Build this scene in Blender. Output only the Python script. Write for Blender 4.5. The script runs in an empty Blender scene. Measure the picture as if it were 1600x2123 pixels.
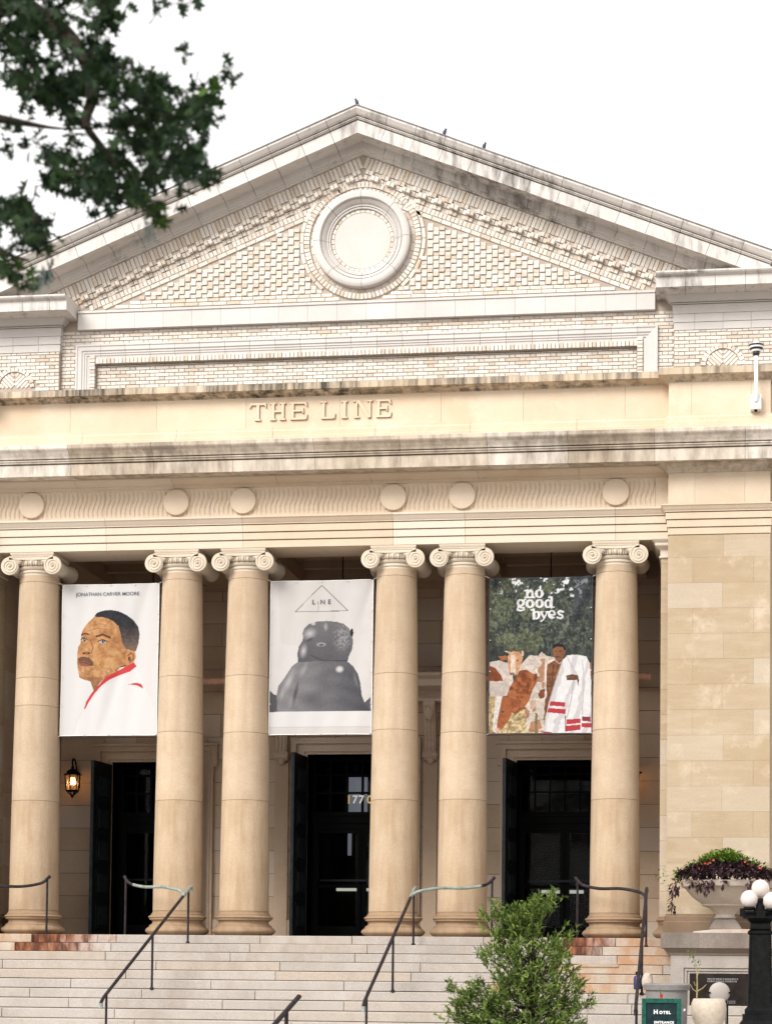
import bpy, math, random
import numpy as np
from mathutils import Vector, Matrix, Euler

# ------------------------------------------------------------------ camera, sky, sun, exposure
scene = bpy.context.scene
COL = scene.collection
CAM = np.array([6.5974, -29.8024, -0.3956]); YAW, PITCH, ROLL = 0.1214, 0.0382, 0.0087
FPX, CX, CY = 3654.74, 1013.46, 1853.23           # focal length and principal point in photo pixels (1600 x 2123)
def cam_axes():
    cy, sy, cp, sp = math.cos(YAW), math.sin(YAW), math.cos(PITCH), math.sin(PITCH)
    f = np.array([-sy*cp, cy*cp, sp]); r = np.array([cy, sy, 0.]); u = np.cross(r, f)
    c, s = math.cos(ROLL), math.sin(ROLL)
    return c*r+s*u, -s*r+c*u, f
AX_R, AX_U, AX_F = cam_axes()
def at_y(px, py, Y):                                # photo pixel -> point on the plane y = Y
    d = AX_F*FPX + AX_R*(px-CX) + AX_U*(CY-py)
    return CAM + d*((Y-CAM[1])/d[1])
cd = bpy.data.cameras.new('camera'); cam = bpy.data.objects.new('camera', cd); COL.objects.link(cam)
m = Matrix(((AX_R[0], AX_U[0], -AX_F[0], CAM[0]), (AX_R[1], AX_U[1], -AX_F[1], CAM[1]), (AX_R[2], AX_U[2], -AX_F[2], CAM[2]), (0, 0, 0, 1)))
cam.matrix_world = m
cd.sensor_fit = 'HORIZONTAL'; cd.sensor_width = 36; cd.lens = 36*FPX/1600
cd.shift_x = -(CX-800)/1600; cd.shift_y = (CY-1061.5)/1600
cd.clip_start = 0.1; cd.clip_end = 2000
cd.dof.use_dof = True; cd.dof.focus_distance = 30.5; cd.dof.aperture_fstop = 2.8
scene.camera = cam

SUN_EL, SUN_AZ = math.radians(37), math.radians(-30)      # azimuth measured from the facade's normal, towards the left
world = bpy.data.worlds.new('World'); scene.world = world; world.use_nodes = True
wn = world.node_tree; wn.nodes.clear()
sky = wn.nodes.new('ShaderNodeTexSky'); sky.sky_type = 'NISHITA'; sky.sun_disc = False
sky.sun_elevation = SUN_EL; sky.sun_rotation = math.radians(180) + SUN_AZ*-1
sky.air_density = 1.0; sky.dust_density = 4.0; sky.ozone_density = 1.0
hs = wn.nodes.new('ShaderNodeHueSaturation'); hs.inputs['Saturation'].default_value = 0.12; hs.inputs['Value'].default_value = 1.0
mx = wn.nodes.new('ShaderNodeMix'); mx.data_type = 'RGBA'; mx.inputs[0].default_value = 0.70
mx.inputs[7].default_value = (6.2, 6.1, 6.0, 1)           # bright even cloud deck mixed over the clear sky
bg = wn.nodes.new('ShaderNodeBackground'); bg.inputs['Strength'].default_value = 0.15
wo = wn.nodes.new('ShaderNodeOutputWorld')
wn.links.new(sky.outputs[0], hs.inputs['Color']); wn.links.new(hs.outputs[0], mx.inputs[6])
wn.links.new(mx.outputs[2], bg.inputs['Color']); wn.links.new(bg.outputs[0], wo.inputs[0])
sl = bpy.data.lights.new('sun', 'SUN'); sl.energy = 1.7; sl.angle = math.radians(26); sl.color = (1.0, 0.975, 0.94)
sun = bpy.data.objects.new('sun', sl); COL.objects.link(sun)
sd = Vector((math.sin(SUN_AZ)*math.cos(SUN_EL), -math.cos(SUN_AZ)*math.cos(SUN_EL), math.sin(SUN_EL)))
sun.rotation_euler = sd.to_track_quat('Z', 'Y').to_euler(); sun.location = (-10, -20, 30)
vs = scene.view_settings; vs.view_transform = 'Standard'; vs.look = 'None'; vs.gamma = 1; vs.use_curve_mapping = False
vs.exposure = 0.84
rnd = random.Random(7)

# ------------------------------------------------------------------ materials
def srgb(r, g, b):
    f = lambda c: (c/255/12.92) if c/255 <= .04045 else ((c/255+.055)/1.055)**2.4
    return (f(r), f(g), f(b))
class NT:
    def __init__(s, name):
        s.m = bpy.data.materials.new(name); s.m.use_nodes = True; s.t = s.m.node_tree; s.t.nodes.clear()
        s.out = s.t.nodes.new('ShaderNodeOutputMaterial'); s.b = s.t.nodes.new('ShaderNodeBsdfPrincipled')
        s.t.links.new(s.b.outputs[0], s.out.inputs[0])
    def n(s, typ, **kw):
        nd = s.t.nodes.new(typ)
        for k, v in kw.items():
            if k.startswith('i_'): nd.inputs[k[2:].replace('_', ' ')].default_value = v
            else: setattr(nd, k, v)
        return nd
    def l(s, a, b): s.t.links.new(a, b)
    def coord(s, scale=(1, 1, 1), kind='Object', off=(0, 0, 0)):
        tc = s.n('ShaderNodeTexCoord'); mp = s.n('ShaderNodeMapping'); mp.inputs['Scale'].default_value = scale; mp.inputs['Location'].default_value = off
        s.l(tc.outputs[kind], mp.inputs[0]); return mp.outputs[0]
    def noise(s, co, scale, detail=4, rough=.55):
        nz = s.n('ShaderNodeTexNoise'); nz.inputs['Scale'].default_value = scale; nz.inputs['Detail'].default_value = detail
        nz.inputs['Roughness'].default_value = rough; s.l(co, nz.inputs['Vector']); return nz.outputs[0]
    def ramp(s, fac, stops):
        r = s.n('ShaderNodeValToRGB'); el = r.color_ramp.elements
        while len(el) < len(stops): el.new(.5)
        for e, (p, c) in zip(el, stops): e.position = p; e.color = (*c, 1) if len(c) == 3 else c
        s.l(fac, r.inputs[0]); return r.outputs[0]
    def mix(s, fac, a, b, mode='MIX'):
        mxn = s.n('ShaderNodeMix', data_type='RGBA', blend_type=mode)
        for i, v in ((0, fac), (6, a), (7, b)):
            if hasattr(v, 'is_linked') or hasattr(v, 'links'): s.l(v, mxn.inputs[i])
            else: mxn.inputs[i].default_value = v if i == 0 else (*v, 1)
        return mxn.outputs[2]
    def math(s, op, a, b=None):
        mn = s.n('ShaderNodeMath', operation=op)
        for i, v in enumerate((a, b)):
            if v is None: continue
            if hasattr(v, 'links'): s.l(v, mn.inputs[i])
            else: mn.inputs[i].default_value = v
        return mn.outputs[0]
    def bump(s, h, strength=.3, dist=.01):
        bn = s.n('ShaderNodeBump'); bn.inputs['Strength'].default_value = strength; bn.inputs['Distance'].default_value = dist
        s.l(h, bn.inputs['Height']); s.l(bn.outputs[0], s.b.inputs['Normal'])
    def done(s, col=None, rough=.8, metal=0., spec=.3):
        if col is not None:
            if hasattr(col, 'links'): s.l(col, s.b.inputs['Base Color'])
            else: s.b.inputs['Base Color'].default_value = (*col, 1)
        s.b.inputs['Roughness'].default_value = rough; s.b.inputs['Metallic'].default_value = metal
        s.b.inputs['Specular IOR Level'].default_value = spec
        return s.m
def stone(name, c1, c2, var=.25, tint=None, streak=0., streak_col=(.05, .047, .042), grain=.12, grainscale=60, bump=.25, rough=.85,
          patches=None, cover=.6, streak_scale=(3.2, 3.2, .5), soff=(0, 0, 0)):
    """weathered stone: cloudy colour, a tint for each block, fine grain, optional run-off streaks"""
    k = NT(name); co = k.coord()
    col = k.ramp(k.noise(co, 1.3, 6, .6), [(.32, c1), (.68, c2)])
    oi = k.n('ShaderNodeObjectInfo')
    if tint:
        col = k.mix(k.ramp(oi.outputs['Random'], [(.0, (0, 0, 0)), (.55, (.12,)*3), (.8, (.75,)*3), (1., (1, 1, 1))]), col, tint)
    br = k.n('ShaderNodeHueSaturation'); v = k.math('ADD', k.math('MULTIPLY', oi.outputs['Random'], var), 1-var*.5)
    k.l(v, br.inputs['Value']); k.l(col, br.inputs['Color']); col = br.outputs[0]
    g = k.noise(co, grainscale, 3, .6)
    col = k.mix(1., col, k.ramp(g, [(.3, (1-grain,)*3), (.7, (1+grain*.3,)*3)]), 'MULTIPLY')
    if patches:
        pm = k.ramp(k.noise(co, 2.1, 5, .65), [(.56, (0, 0, 0)), (.72, (1, 1, 1))])
        col = k.mix(k.math('MULTIPLY', pm, .55), col, patches)
    if streak > 0:
        cs = k.coord(streak_scale, off=soff)
        sm = k.ramp(k.math('MULTIPLY', k.noise(cs, 1.6, 8, .68), k.math('ADD', k.noise(co, .5, 3, .5), .5)), [(cover-.13, (0, 0, 0)), (cover+.13, (1, 1, 1))])
        col = k.mix(k.math('MULTIPLY', sm, streak), col, streak_col)
    k.bump(k.math('ADD', k.noise(co, 38, 5, .6), k.math('MULTIPLY', k.noise(co, 4, 3), 1.5)), bump, .008)
    return k.done(col, rough)
M = {}
TAN1, TAN2 = (.53, .41, .29), (.605, .49, .37)
M['stone'] = stone('sandstone', TAN1, TAN2, .10, (.60, .52, .43), patches=(.60, .50, .38))
M['carved'] = stone('carved_sandstone', (.60, .475, .35), (.655, .54, .415), .04)
M['pier'] = stone('pier_sandstone', (.375, .272, .165), (.42, .325, .215), .10, (.42, .345, .26), grain=.16, patches=(.57, .475, .36), streak=.22, streak_col=(.55, .47, .38), cover=.60, streak_scale=(.8, .8, 5))
M['column'] = stone('column_sandstone', (.425, .315, .21), (.50, .39, .28), .10, grain=.13, patches=(.375, .26, .165), grainscale=45, streak=.34, streak_col=(.29, .18, .10), cover=.56, streak_scale=(5, 5, .45))
M['base'] = stone('column_base_stone', (.26, .17, .10), (.345, .24, .15), .1, streak=.5, streak_col=(.15, .075, .035))
M['plinth'] = stone('pier_plinth_stone', (.19, .125, .078), (.26, .18, .118), .1, grain=.2)
M['column_foot'] = stone('weathered_dimmed_drum_sandstone', (.405, .295, .19), (.48, .37, .26), .08, grain=.15, grainscale=45, patches=(.34, .23, .14), streak=.45, streak_col=(.25, .145, .075), cover=.53, streak_scale=(5, 5, .5))  # splash weathering, plus the dimmer light low on the facade put into the colour
M['capital'] = stone('capital_stone', (.53, .445, .345), (.60, .52, .42), .06, grain=.12)
M['wall'] = stone('porch_wall_stone', (.52, .38, .265), (.60, .455, .33), .2, (.54, .44, .36), grain=.22)
M['cornice'] = stone('weathered_cornice_stone', (.48, .39, .29), (.57, .485, .39), .2, (.60, .54, .475), streak=.66, streak_col=(.125, .088, .06), cover=.53, streak_scale=(3.2, 3.2, .8))
M['coping'] = stone('weathered_coping_stone', (.49, .385, .27), (.58, .475, .36), .15, streak=.95, streak_col=(.035, .03, .025), cover=.53, streak_scale=(4.5, 4.5, .3))
M['frieze'] = stone('parapet_sandstone', (.62, .475, .33), (.665, .545, .415), .08, patches=(.71, .605, .49))
M['terra'] = stone('pale_terracotta', (.55, .505, .47), (.60, .56, .525), .09, grain=.08, bump=.1, rough=.55)
M['terra_old'] = stone('stained_terracotta', (.565, .515, .475), (.615, .575, .535), .1, streak=.85, streak_col=(.085, .07, .058), grain=.06, bump=.12, rough=.6, cover=.635, streak_scale=(3.4, 3.4, .7), soff=(-7.3, 0, 2.2))
M['plaster'] = stone('white_plaster', (.55, .52, .475), (.59, .565, .525), .0, grain=.1, streak=.3, streak_col=(.5, .44, .37))
M['granite'] = stone('step_granite', (.40, .355, .315), (.47, .425, .385), .15, (.40, .335, .275), grain=.32, grainscale=90, streak=.5, streak_col=(.27, .215, .165), cover=.60, streak_scale=(2.2, 2.2, .9))
M['pedestal'] = stone('pedestal_granite', (.27, .235, .205), (.39, .345, .31), .12, grain=.28, grainscale=80, streak=.5, streak_col=(.17, .14, .12), cover=.60)
M['pedcap'] = stone('pedestal_cap_granite', (.15, .12, .10), (.26, .215, .185), .15, grain=.3, grainscale=80, streak=.5, streak_col=(.11, .085, .07), cover=.58)
M['pedmould'] = stone('pedestal_moulding_granite', (.15, .11, .085), (.24, .19, .155), .1, grain=.25, grainscale=80)
M['urn'] = stone('urn_stone', (.40, .335, .275), (.51, .44, .375), .0, grain=.2, streak=.6, streak_col=(.36, .22, .12), cover=.6)
M['greystone'] = stone('grey_tub_stone', (.21, .195, .185), (.29, .275, .26), .05, grain=.25)
M['mortar'] = stone('mortar', (.40, .325, .26), (.48, .40, .33), 0, grain=.2)
M['letter_outline'] = stone('dark_outline_stone', (.17, .115, .075), (.24, .17, .115), 0, grain=.3)
M['core'] = stone('joint_shadow_mortar', (.13, .10, .075), (.18, .14, .105), 0, grain=.2)
M['pave'] = stone('pavement_concrete', (.40, .37, .335), (.48, .45, .41), .05, grain=.2)
M['asphalt'] = stone('asphalt', (.045, .045, .045), (.06, .06, .058), 0, grain=.3)
def brick_mat():
    k = NT('cream_brick'); co = k.coord(); oi = k.n('ShaderNodeObjectInfo'); gi = k.n('ShaderNodeNewGeometry')
    r = k.math('FRACT', k.math('ADD', k.math('MULTIPLY', oi.outputs['Random'], 7.3), gi.outputs['Random Per Island']))
    col = k.ramp(r, [(0, (.55, .455, .365)), (.2, (.645, .57, .49)), (.6, (.695, .63, .555)), (.94, (.73, .675, .615)), (1., (.60, .48, .355))])
    col = k.mix(1., col, k.ramp(k.noise(co, 45, 4), [(.3, (.84,)*3), (.7, (1.03,)*3)]), 'MULTIPLY')
    k.bump(k.noise(co, 70, 4), .4, .006)
    return k.done(col, .85)
M['brick'] = brick_mat()
def plain(name, col, rough=.5, metal=0., spec=.5, var=0., scale=8, bump=0., c2=None):
    k = NT(name)
    if var or c2:
        co = k.coord(); nz = k.noise(co, scale, 5, .6)
        col = k.ramp(nz, [(.35, tuple(c*(1-var) for c in col)), (.65, c2 or tuple(c*(1+var) for c in col))])
        if bump: k.bump(k.noise(co, scale*6, 4), bump, .01)
    return k.done(col, rough, metal, spec)
M['bronze'] = plain('dark_bronze_rail', (.026, .020, .022), .5, .0, .12, .5, 14)
M['verdigris'] = plain('verdigris_rail', (.36, .42, .385), .7, .05, .3, .25, 14, .2, (.16, .18, .155))
M['door'] = plain('door_bronze', (.008, .012, .013), .5, .3, .35, .4, 10)
M['dooredge'] = plain('door_edge_bronze', (.02, .03, .035), .45, .3, .5, .5, 9)
M['black_iron'] = plain('black_iron', (.006, .0065, .0065), .45, .0, .07, .35, 12, .3)
M['plaque'] = plain('plaque_bronze', (.022, .015, .012), .35, .6, .5, .4, 6)
M['plaque_text'] = plain('plaque_lettering', (.23, .22, .22), .4, .5, .5)
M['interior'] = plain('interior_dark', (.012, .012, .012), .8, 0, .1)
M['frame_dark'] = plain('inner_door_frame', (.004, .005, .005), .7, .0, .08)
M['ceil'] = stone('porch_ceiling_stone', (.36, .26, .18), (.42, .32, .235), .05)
M['copper'] = plain('copper_pipe', (.78, .46, .34), .5, .0, .3, .15, 9)
M['sign_green'] = plain('green_painted_wood', (.004, .062, .045), .6, 0, .2, .4, 18, .2)
M['sign_panel'] = plain('sign_panel', (.005, .018, .021), .6, 0, .15, .45, 11)
M['white_ink'] = plain('white_lettering', (.78, .78, .76), .6)
M['gold'] = plain('gold_numerals', (.90, .66, .28), .4, .9)
M['silver'] = plain('pale_gilt_numerals', (.95, .93, .88), .4, .9)
M['ink'] = plain('dark_lettering', (.045, .05, .075), .7)
M['bowl'] = plain('beige_bowl', (.46, .385, .31), .6, 0, .3, .1, 20, .15)
M['lens'] = plain('pale_disc', (.36, .315, .285), .5, 0, .3, .05, 3)
M['white_metal'] = plain('white_painted_metal', (.78, .77, .75), .4)
M['camglass'] = plain('camera_dome', (.012, .013, .02), .15, 0, .6)
M['rope'] = plain('banner_cord', (.5, .48, .45), .8)
M['bark'] = plain('bark', (.045, .036, .028), .95, 0, .1, .4, 25, .6)
M['twig'] = plain('pale_twig', (.30, .24, .12), .8, 0, .2, .2, 20)
M['pigeon'] = plain('pigeon_feathers', (.055, .05, .085), .6, 0, .3, .3, 30)
M['blue'] = plain('blue_plastic', (.012, .014, .10), .45)
M['red'] = plain('red_petal', (.55, .055, .035), .6)
M['lead'] = plain('lead_flashing', (.20, .185, .175), .6, .2, .3, .25, 6)
M['soil'] = plain('soil', (.03, .022, .015), .95)
def leaf_mat(name, c1, c2, trans=.3):
    k = NT(name); gi = k.n('ShaderNodeNewGeometry')
    col = k.ramp(gi.outputs['Random Per Island'], [(.0, c1), (.7, tuple((a+b)/2 for a, b in zip(c1, c2))), (1., c2)])
    k.done(col, .6, 0, .15)
    tr = k.n('ShaderNodeBsdfTranslucent'); k.l(col, tr.inputs[0]); ms = k.n('ShaderNodeMixShader'); ms.inputs[0].default_value = trans
    k.l(k.b.outputs[0], ms.inputs[1]); k.l(tr.outputs[0], ms.inputs[2]); k.l(ms.outputs[0], k.out.inputs[0])
    return k.m
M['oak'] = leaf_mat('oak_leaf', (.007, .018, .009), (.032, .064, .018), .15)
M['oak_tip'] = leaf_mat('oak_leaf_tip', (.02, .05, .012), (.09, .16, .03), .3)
M['moss'] = leaf_mat('hanging_moss', (.20, .25, .24), (.32, .37, .34), .3)
M['shrub'] = leaf_mat('shrub_leaf', (.022, .05, .010), (.30, .40, .09), .4)
M['purple'] = leaf_mat('purple_leaf', (.018, .009, .012), (.085, .045, .055), .15)
M['green'] = leaf_mat('bright_leaf', (.04, .10, .012), (.24, .34, .04), .35)
def emit(name, col, strength, base=(.5, .5, .5)):
    k = NT(name); k.done(base, .4); k.b.inputs['Emission Color'].default_value = (*col, 1); k.b.inputs['Emission Strength'].default_value = strength
    return k.m
M['bulb'] = emit('lit_bulb', (1, .66, .30), 6)
M['globe'] = emit('lit_globe', (1., .86, .78), .05, (.52, .455, .425))
M['pane_glow'] = emit('glowing_pane', (.62, .66, .78), .10, (.1, .1, .1))  # glow added for the bright panes of the inner doors
M['bar_glow'] = emit('glowing_bar', (.85, .88, .75), .28, (.3, .3, .3))  # glow added for the pale push bars of the inner doors
def lantern_glass():
    k = NT('amber_glass'); k.done((.45, .27, .14), .25); k.b.inputs['Transmission Weight'].default_value = .75
    k.b.inputs['Emission Color'].default_value = (1, .5, .22, 1); k.b.inputs['Emission Strength'].default_value = .05
    return k.m
M['amber'] = lantern_glass()
def glass():
    k = NT('window_glass'); k.done((.9, .95, .95), .03); tr = k.n('ShaderNodeBsdfTransparent'); gl = k.n('ShaderNodeBsdfGlossy')
    gl.inputs['Roughness'].default_value = .03; ms = k.n('ShaderNodeMixShader'); ms.inputs[0].default_value = .004
    k.l(tr.outputs[0], ms.inputs[1]); k.l(gl.outputs[0], ms.inputs[2]); k.l(ms.outputs[0], k.out.inputs[0]); return k.m
M['glass'] = glass()
def print_mat():
    k = NT('printed_fabric'); a = k.n('ShaderNodeVertexColor', layer_name='print'); co = k.coord()
    k.bump(k.noise(co, 7, 3), .25, .02)
    return k.done(a.outputs[0], .75, 0, .2)
M['print'] = print_mat()

# ------------------------------------------------------------------ mesh helpers
class MB:
    def __init__(s): s.v = []; s.f = []; s.smooth = False
    def add(s, vs, fs):
        o = len(s.v); s.v += [tuple(map(float, p)) for p in vs]; s.f += [tuple(i+o for i in q) for q in fs]; return s
    def box(s, x0, x1, y0, y1, z0, z1):
        return s.add([(x0, y0, z0), (x1, y0, z0), (x1, y1, z0), (x0, y1, z0), (x0, y0, z1), (x1, y0, z1), (x1, y1, z1), (x0, y1, z1)],
                     [(0, 3, 2, 1), (4, 5, 6, 7), (0, 1, 5, 4), (1, 2, 6, 5), (2, 3, 7, 6), (3, 0, 4, 7)])
    def prism_x(s, prof, x0, x1):                                     # closed (y, z) outline extruded along x
        n = len(prof)
        return s.add([(x0, y, z) for y, z in prof]+[(x1, y, z) for y, z in prof],
                     [(i, (i+1) % n, n+(i+1) % n, n+i) for i in range(n)]+[tuple(range(n))[::-1], tuple(range(n, 2*n))])
    def prism_y(s, prof, y0, y1):                                     # closed (x, z) outline extruded along y
        n = len(prof)
        return s.add([(x, y0, z) for x, z in prof]+[(x, y1, z) for x, z in prof],
                     [(i, n+i, n+(i+1) % n, (i+1) % n) for i in range(n)]+[tuple(range(n)), tuple(range(n, 2*n))[::-1]])
    def sweep(s, prof, path):                                         # closed (out, z) outline swept along an open plan path, mitred
        P = [np.array(p, float) for p in path]; n = len(prof); rows = []
        for i, p in enumerate(P):
            ds = []
            if i > 0: ds.append((P[i]-P[i-1])/np.linalg.norm(P[i]-P[i-1]))
            if i < len(P)-1: ds.append((P[i+1]-P[i])/np.linalg.norm(P[i+1]-P[i]))
            ns = [np.array([d[1], -d[0]]) for d in ds]; nn = sum(ns); nn = nn/np.linalg.norm(nn); k = 1/max(.2, float(nn@ns[0]))
            rows.append([(p[0]+nn[0]*k*o, p[1]+nn[1]*k*o, z) for o, z in prof])
        vs = [q for r in rows for q in r]; fs = []
        for a in range(len(P)-1):
            for i in range(n): fs.append((a*n+i, a*n+(i+1) % n, (a+1)*n+(i+1) % n, (a+1)*n+i))
        fs += [tuple(range(n))[::-1], tuple(range((len(P)-1)*n, len(P)*n))]
        return s.add(vs, fs)
    def lathe(s, prof, c, n=32, axis='z', cap=True, a0=0., a1=2*math.pi):  # (r, h) outline turned about a line through c
        full = abs(a1-a0-2*math.pi) < 1e-6; m_ = n if full else n+1; vs = []
        for r, h in prof:
            for i in range(m_):
                a = a0+(a1-a0)*i/n; x, y = r*math.cos(a), r*math.sin(a)
                vs.append((c[0]+x, c[1]+y, c[2]+h) if axis == 'z' else ((c[0]+x, c[1]+h, c[2]+y) if axis == 'y' else (c[0]+h, c[1]+x, c[2]+y)))
        fs = []
        for j in range(len(prof)-1):
            for i in range(n if full else n): fs.append((j*m_+i, j*m_+(i+1) % m_, (j+1)*m_+(i+1) % m_, (j+1)*m_+i))
        if axis == 'y': fs = [q[::-1] for q in fs]
        if cap and full:
            fs.append(tuple(range(m_)) if axis == 'y' else tuple(range(m_))[::-1]); t = tuple(range((len(prof)-1)*m_, len(prof)*m_)); fs.append(t[::-1] if axis == 'y' else t)
        return s.add(vs, fs)
    def tube(s, pts, r, n=8):
        P = [np.array(p, float) for p in pts]; R = r if isinstance(r, (list, tuple)) else [r]*len(P); vs = []; u = None
        for i, p in enumerate(P):
            d = P[min(i+1, len(P)-1)]-P[max(i-1, 0)]; d = d/(np.linalg.norm(d)+1e-12)
            if u is None: u = np.cross(d, [0.3, .2, 1.] if abs(d[2]) < .9 else [1., .1, 0]);
            u = u-d*(u@d); u = u/np.linalg.norm(u); w = np.cross(d, u)
            for k in range(n):
                a = 2*math.pi*k/n; vs.append(p+R[i]*(math.cos(a)*u+math.sin(a)*w))
        fs = [(i*n+k, i*n+(k+1) % n, (i+1)*n+(k+1) % n, (i+1)*n+k) for i in range(len(P)-1) for k in range(n)]
        fs += [tuple(range(n))[::-1], tuple(range((len(P)-1)*n, len(P)*n))]
        return s.add(vs, fs)
    def ball(s, c, r, n=16, k=10, sc=(1, 1, 1)):
        vs = [(c[0], c[1], c[2]-r*sc[2])]+[(c[0]+r*sc[0]*math.sin(math.pi*j/k)*math.cos(2*math.pi*i/n), c[1]+r*sc[1]*math.sin(math.pi*j/k)*math.sin(2*math.pi*i/n), c[2]-r*sc[2]*math.cos(math.pi*j/k)) for j in range(1, k) for i in range(n)]+[(c[0], c[1], c[2]+r*sc[2])]
        fs = [(0, 1+(i+1) % n, 1+i) for i in range(n)]
        for j in range(k-2):
            for i in range(n): fs.append((1+j*n+i, 1+j*n+(i+1) % n, 1+(j+1)*n+(i+1) % n, 1+(j+1)*n+i))
        e = len(vs)-1; fs += [(e, 1+(k-2)*n+i, 1+(k-2)*n+(i+1) % n) for i in range(n)]
        return s.add(vs, fs)
    def mesh(s, name, mat, smooth=None, auto=None):
        me = bpy.data.meshes.new(name); me.from_pydata(s.v, [], s.f)
        if smooth: me.polygons.foreach_set('use_smooth', [True]*len(me.polygons)); 
        if smooth == 'auto': me.set_sharp_from_angle(angle=math.radians(38))
        me.materials.append(mat); me.update(); return me
    def build(s, name, mat, parent=None, smooth=None):
        return link(name, s.mesh(name, M[mat] if isinstance(mat, str) else mat, smooth), parent)
ORIGIN = {}
def link(name, me, parent=None, loc=None, rot=None):
    o = bpy.data.objects.new(name, me); COL.objects.link(o)
    if loc is not None: o.location = loc
    if rot is not None: o.rotation_euler = rot
    if parent is not None:
        o.parent = parent; o.matrix_parent_inverse = Matrix.Translation(-Vector(ORIGIN.get(parent.name, (0, 0, 0))))
    ORIGIN[o.name] = tuple(float(c) for c in loc) if loc is not None else (0., 0., 0.)
    return o
def tag(o, label, cat, group=None, kind=None):
    if label: o['label'] = label
    if cat: o['category'] = cat
    if group: o['group'] = group
    if kind: o['kind'] = kind
    return o
def thing(name, label, cat, loc=(0, 0, 0), group=None):
    o = bpy.data.objects.new(name, None); COL.objects.link(o); o.location = loc; o.empty_display_size = .2
    ORIGIN[o.name] = tuple(float(c) for c in loc); return tag(o, label, cat, group)
def struct(name, mb, mat): o = mb.build(name, mat); o['kind'] = 'structure'; return o
def spline(pts, k=8):
    P = [np.array(p, float) for p in pts]; P = [2*P[0]-P[1]]+P+[2*P[-1]-P[-2]]; out = []
    for i in range(1, len(P)-2):
        for j in range(k):
            t = j/k; out.append(.5*((2*P[i])+(-P[i-1]+P[i+1])*t+(2*P[i-1]-5*P[i]+4*P[i+1]-P[i+2])*t*t+(-P[i-1]+3*P[i]-3*P[i+1]+P[i+2])*t**3))
    return out+[P[-2]]
def text_mesh(txt, size, offset=0., spacing=1.):
    cu = bpy.data.curves.new('lettering', 'FONT'); cu.body = txt; cu.size = size; cu.offset = offset; cu.space_character = spacing
    cu.align_x = 'CENTER'; cu.resolution_u = 4
    o = bpy.data.objects.new('lettering', cu); COL.objects.link(o); bpy.context.view_layer.update()
    dg = bpy.context.evaluated_depsgraph_get(); me = bpy.data.meshes.new_from_object(o.evaluated_get(dg))
    bpy.data.objects.remove(o); bpy.data.curves.remove(cu); me.materials.clear(); return me
def cuts(x0, x1, step, jit=.0, off=0.):                                # block boundaries
    xs = [x0]; x = x0+(off or step)
    while x < x1-step*.35: xs.append(x+rnd.uniform(-jit, jit)); x += step
    return xs+[x1]

# ------------------------------------------------------------------ ground
RISE, TREAD, NSTEP, EDGE = .149, .355, 13, -.62
GZ = -RISE*NSTEP
struct('ground', MB().box(-400, 400, -400, 400, GZ-1.2, GZ-.16), 'asphalt')
pv = MB(); x = -22.
struct('pavement', MB().box(-60, 60, -24, 30, GZ-.3, GZ), 'pave')

# ------------------------------------------------------------------ the building
B = thing('civic_building', 'cream stone temple-fronted building with brick gable, round medallion and six tall columns', 'building')
CXS = [-5.1, -2.497, -1.312, 1.312, 2.497, 5.1]
AWY = 3.2                                                               # plane of the porch wall and of the brick gable above it

# porch floor and foundation
MB().box(-8.2, 8.2, EDGE+.36, 9.5, GZ, -.004).build('porch_floor', 'granite', B)
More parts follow.
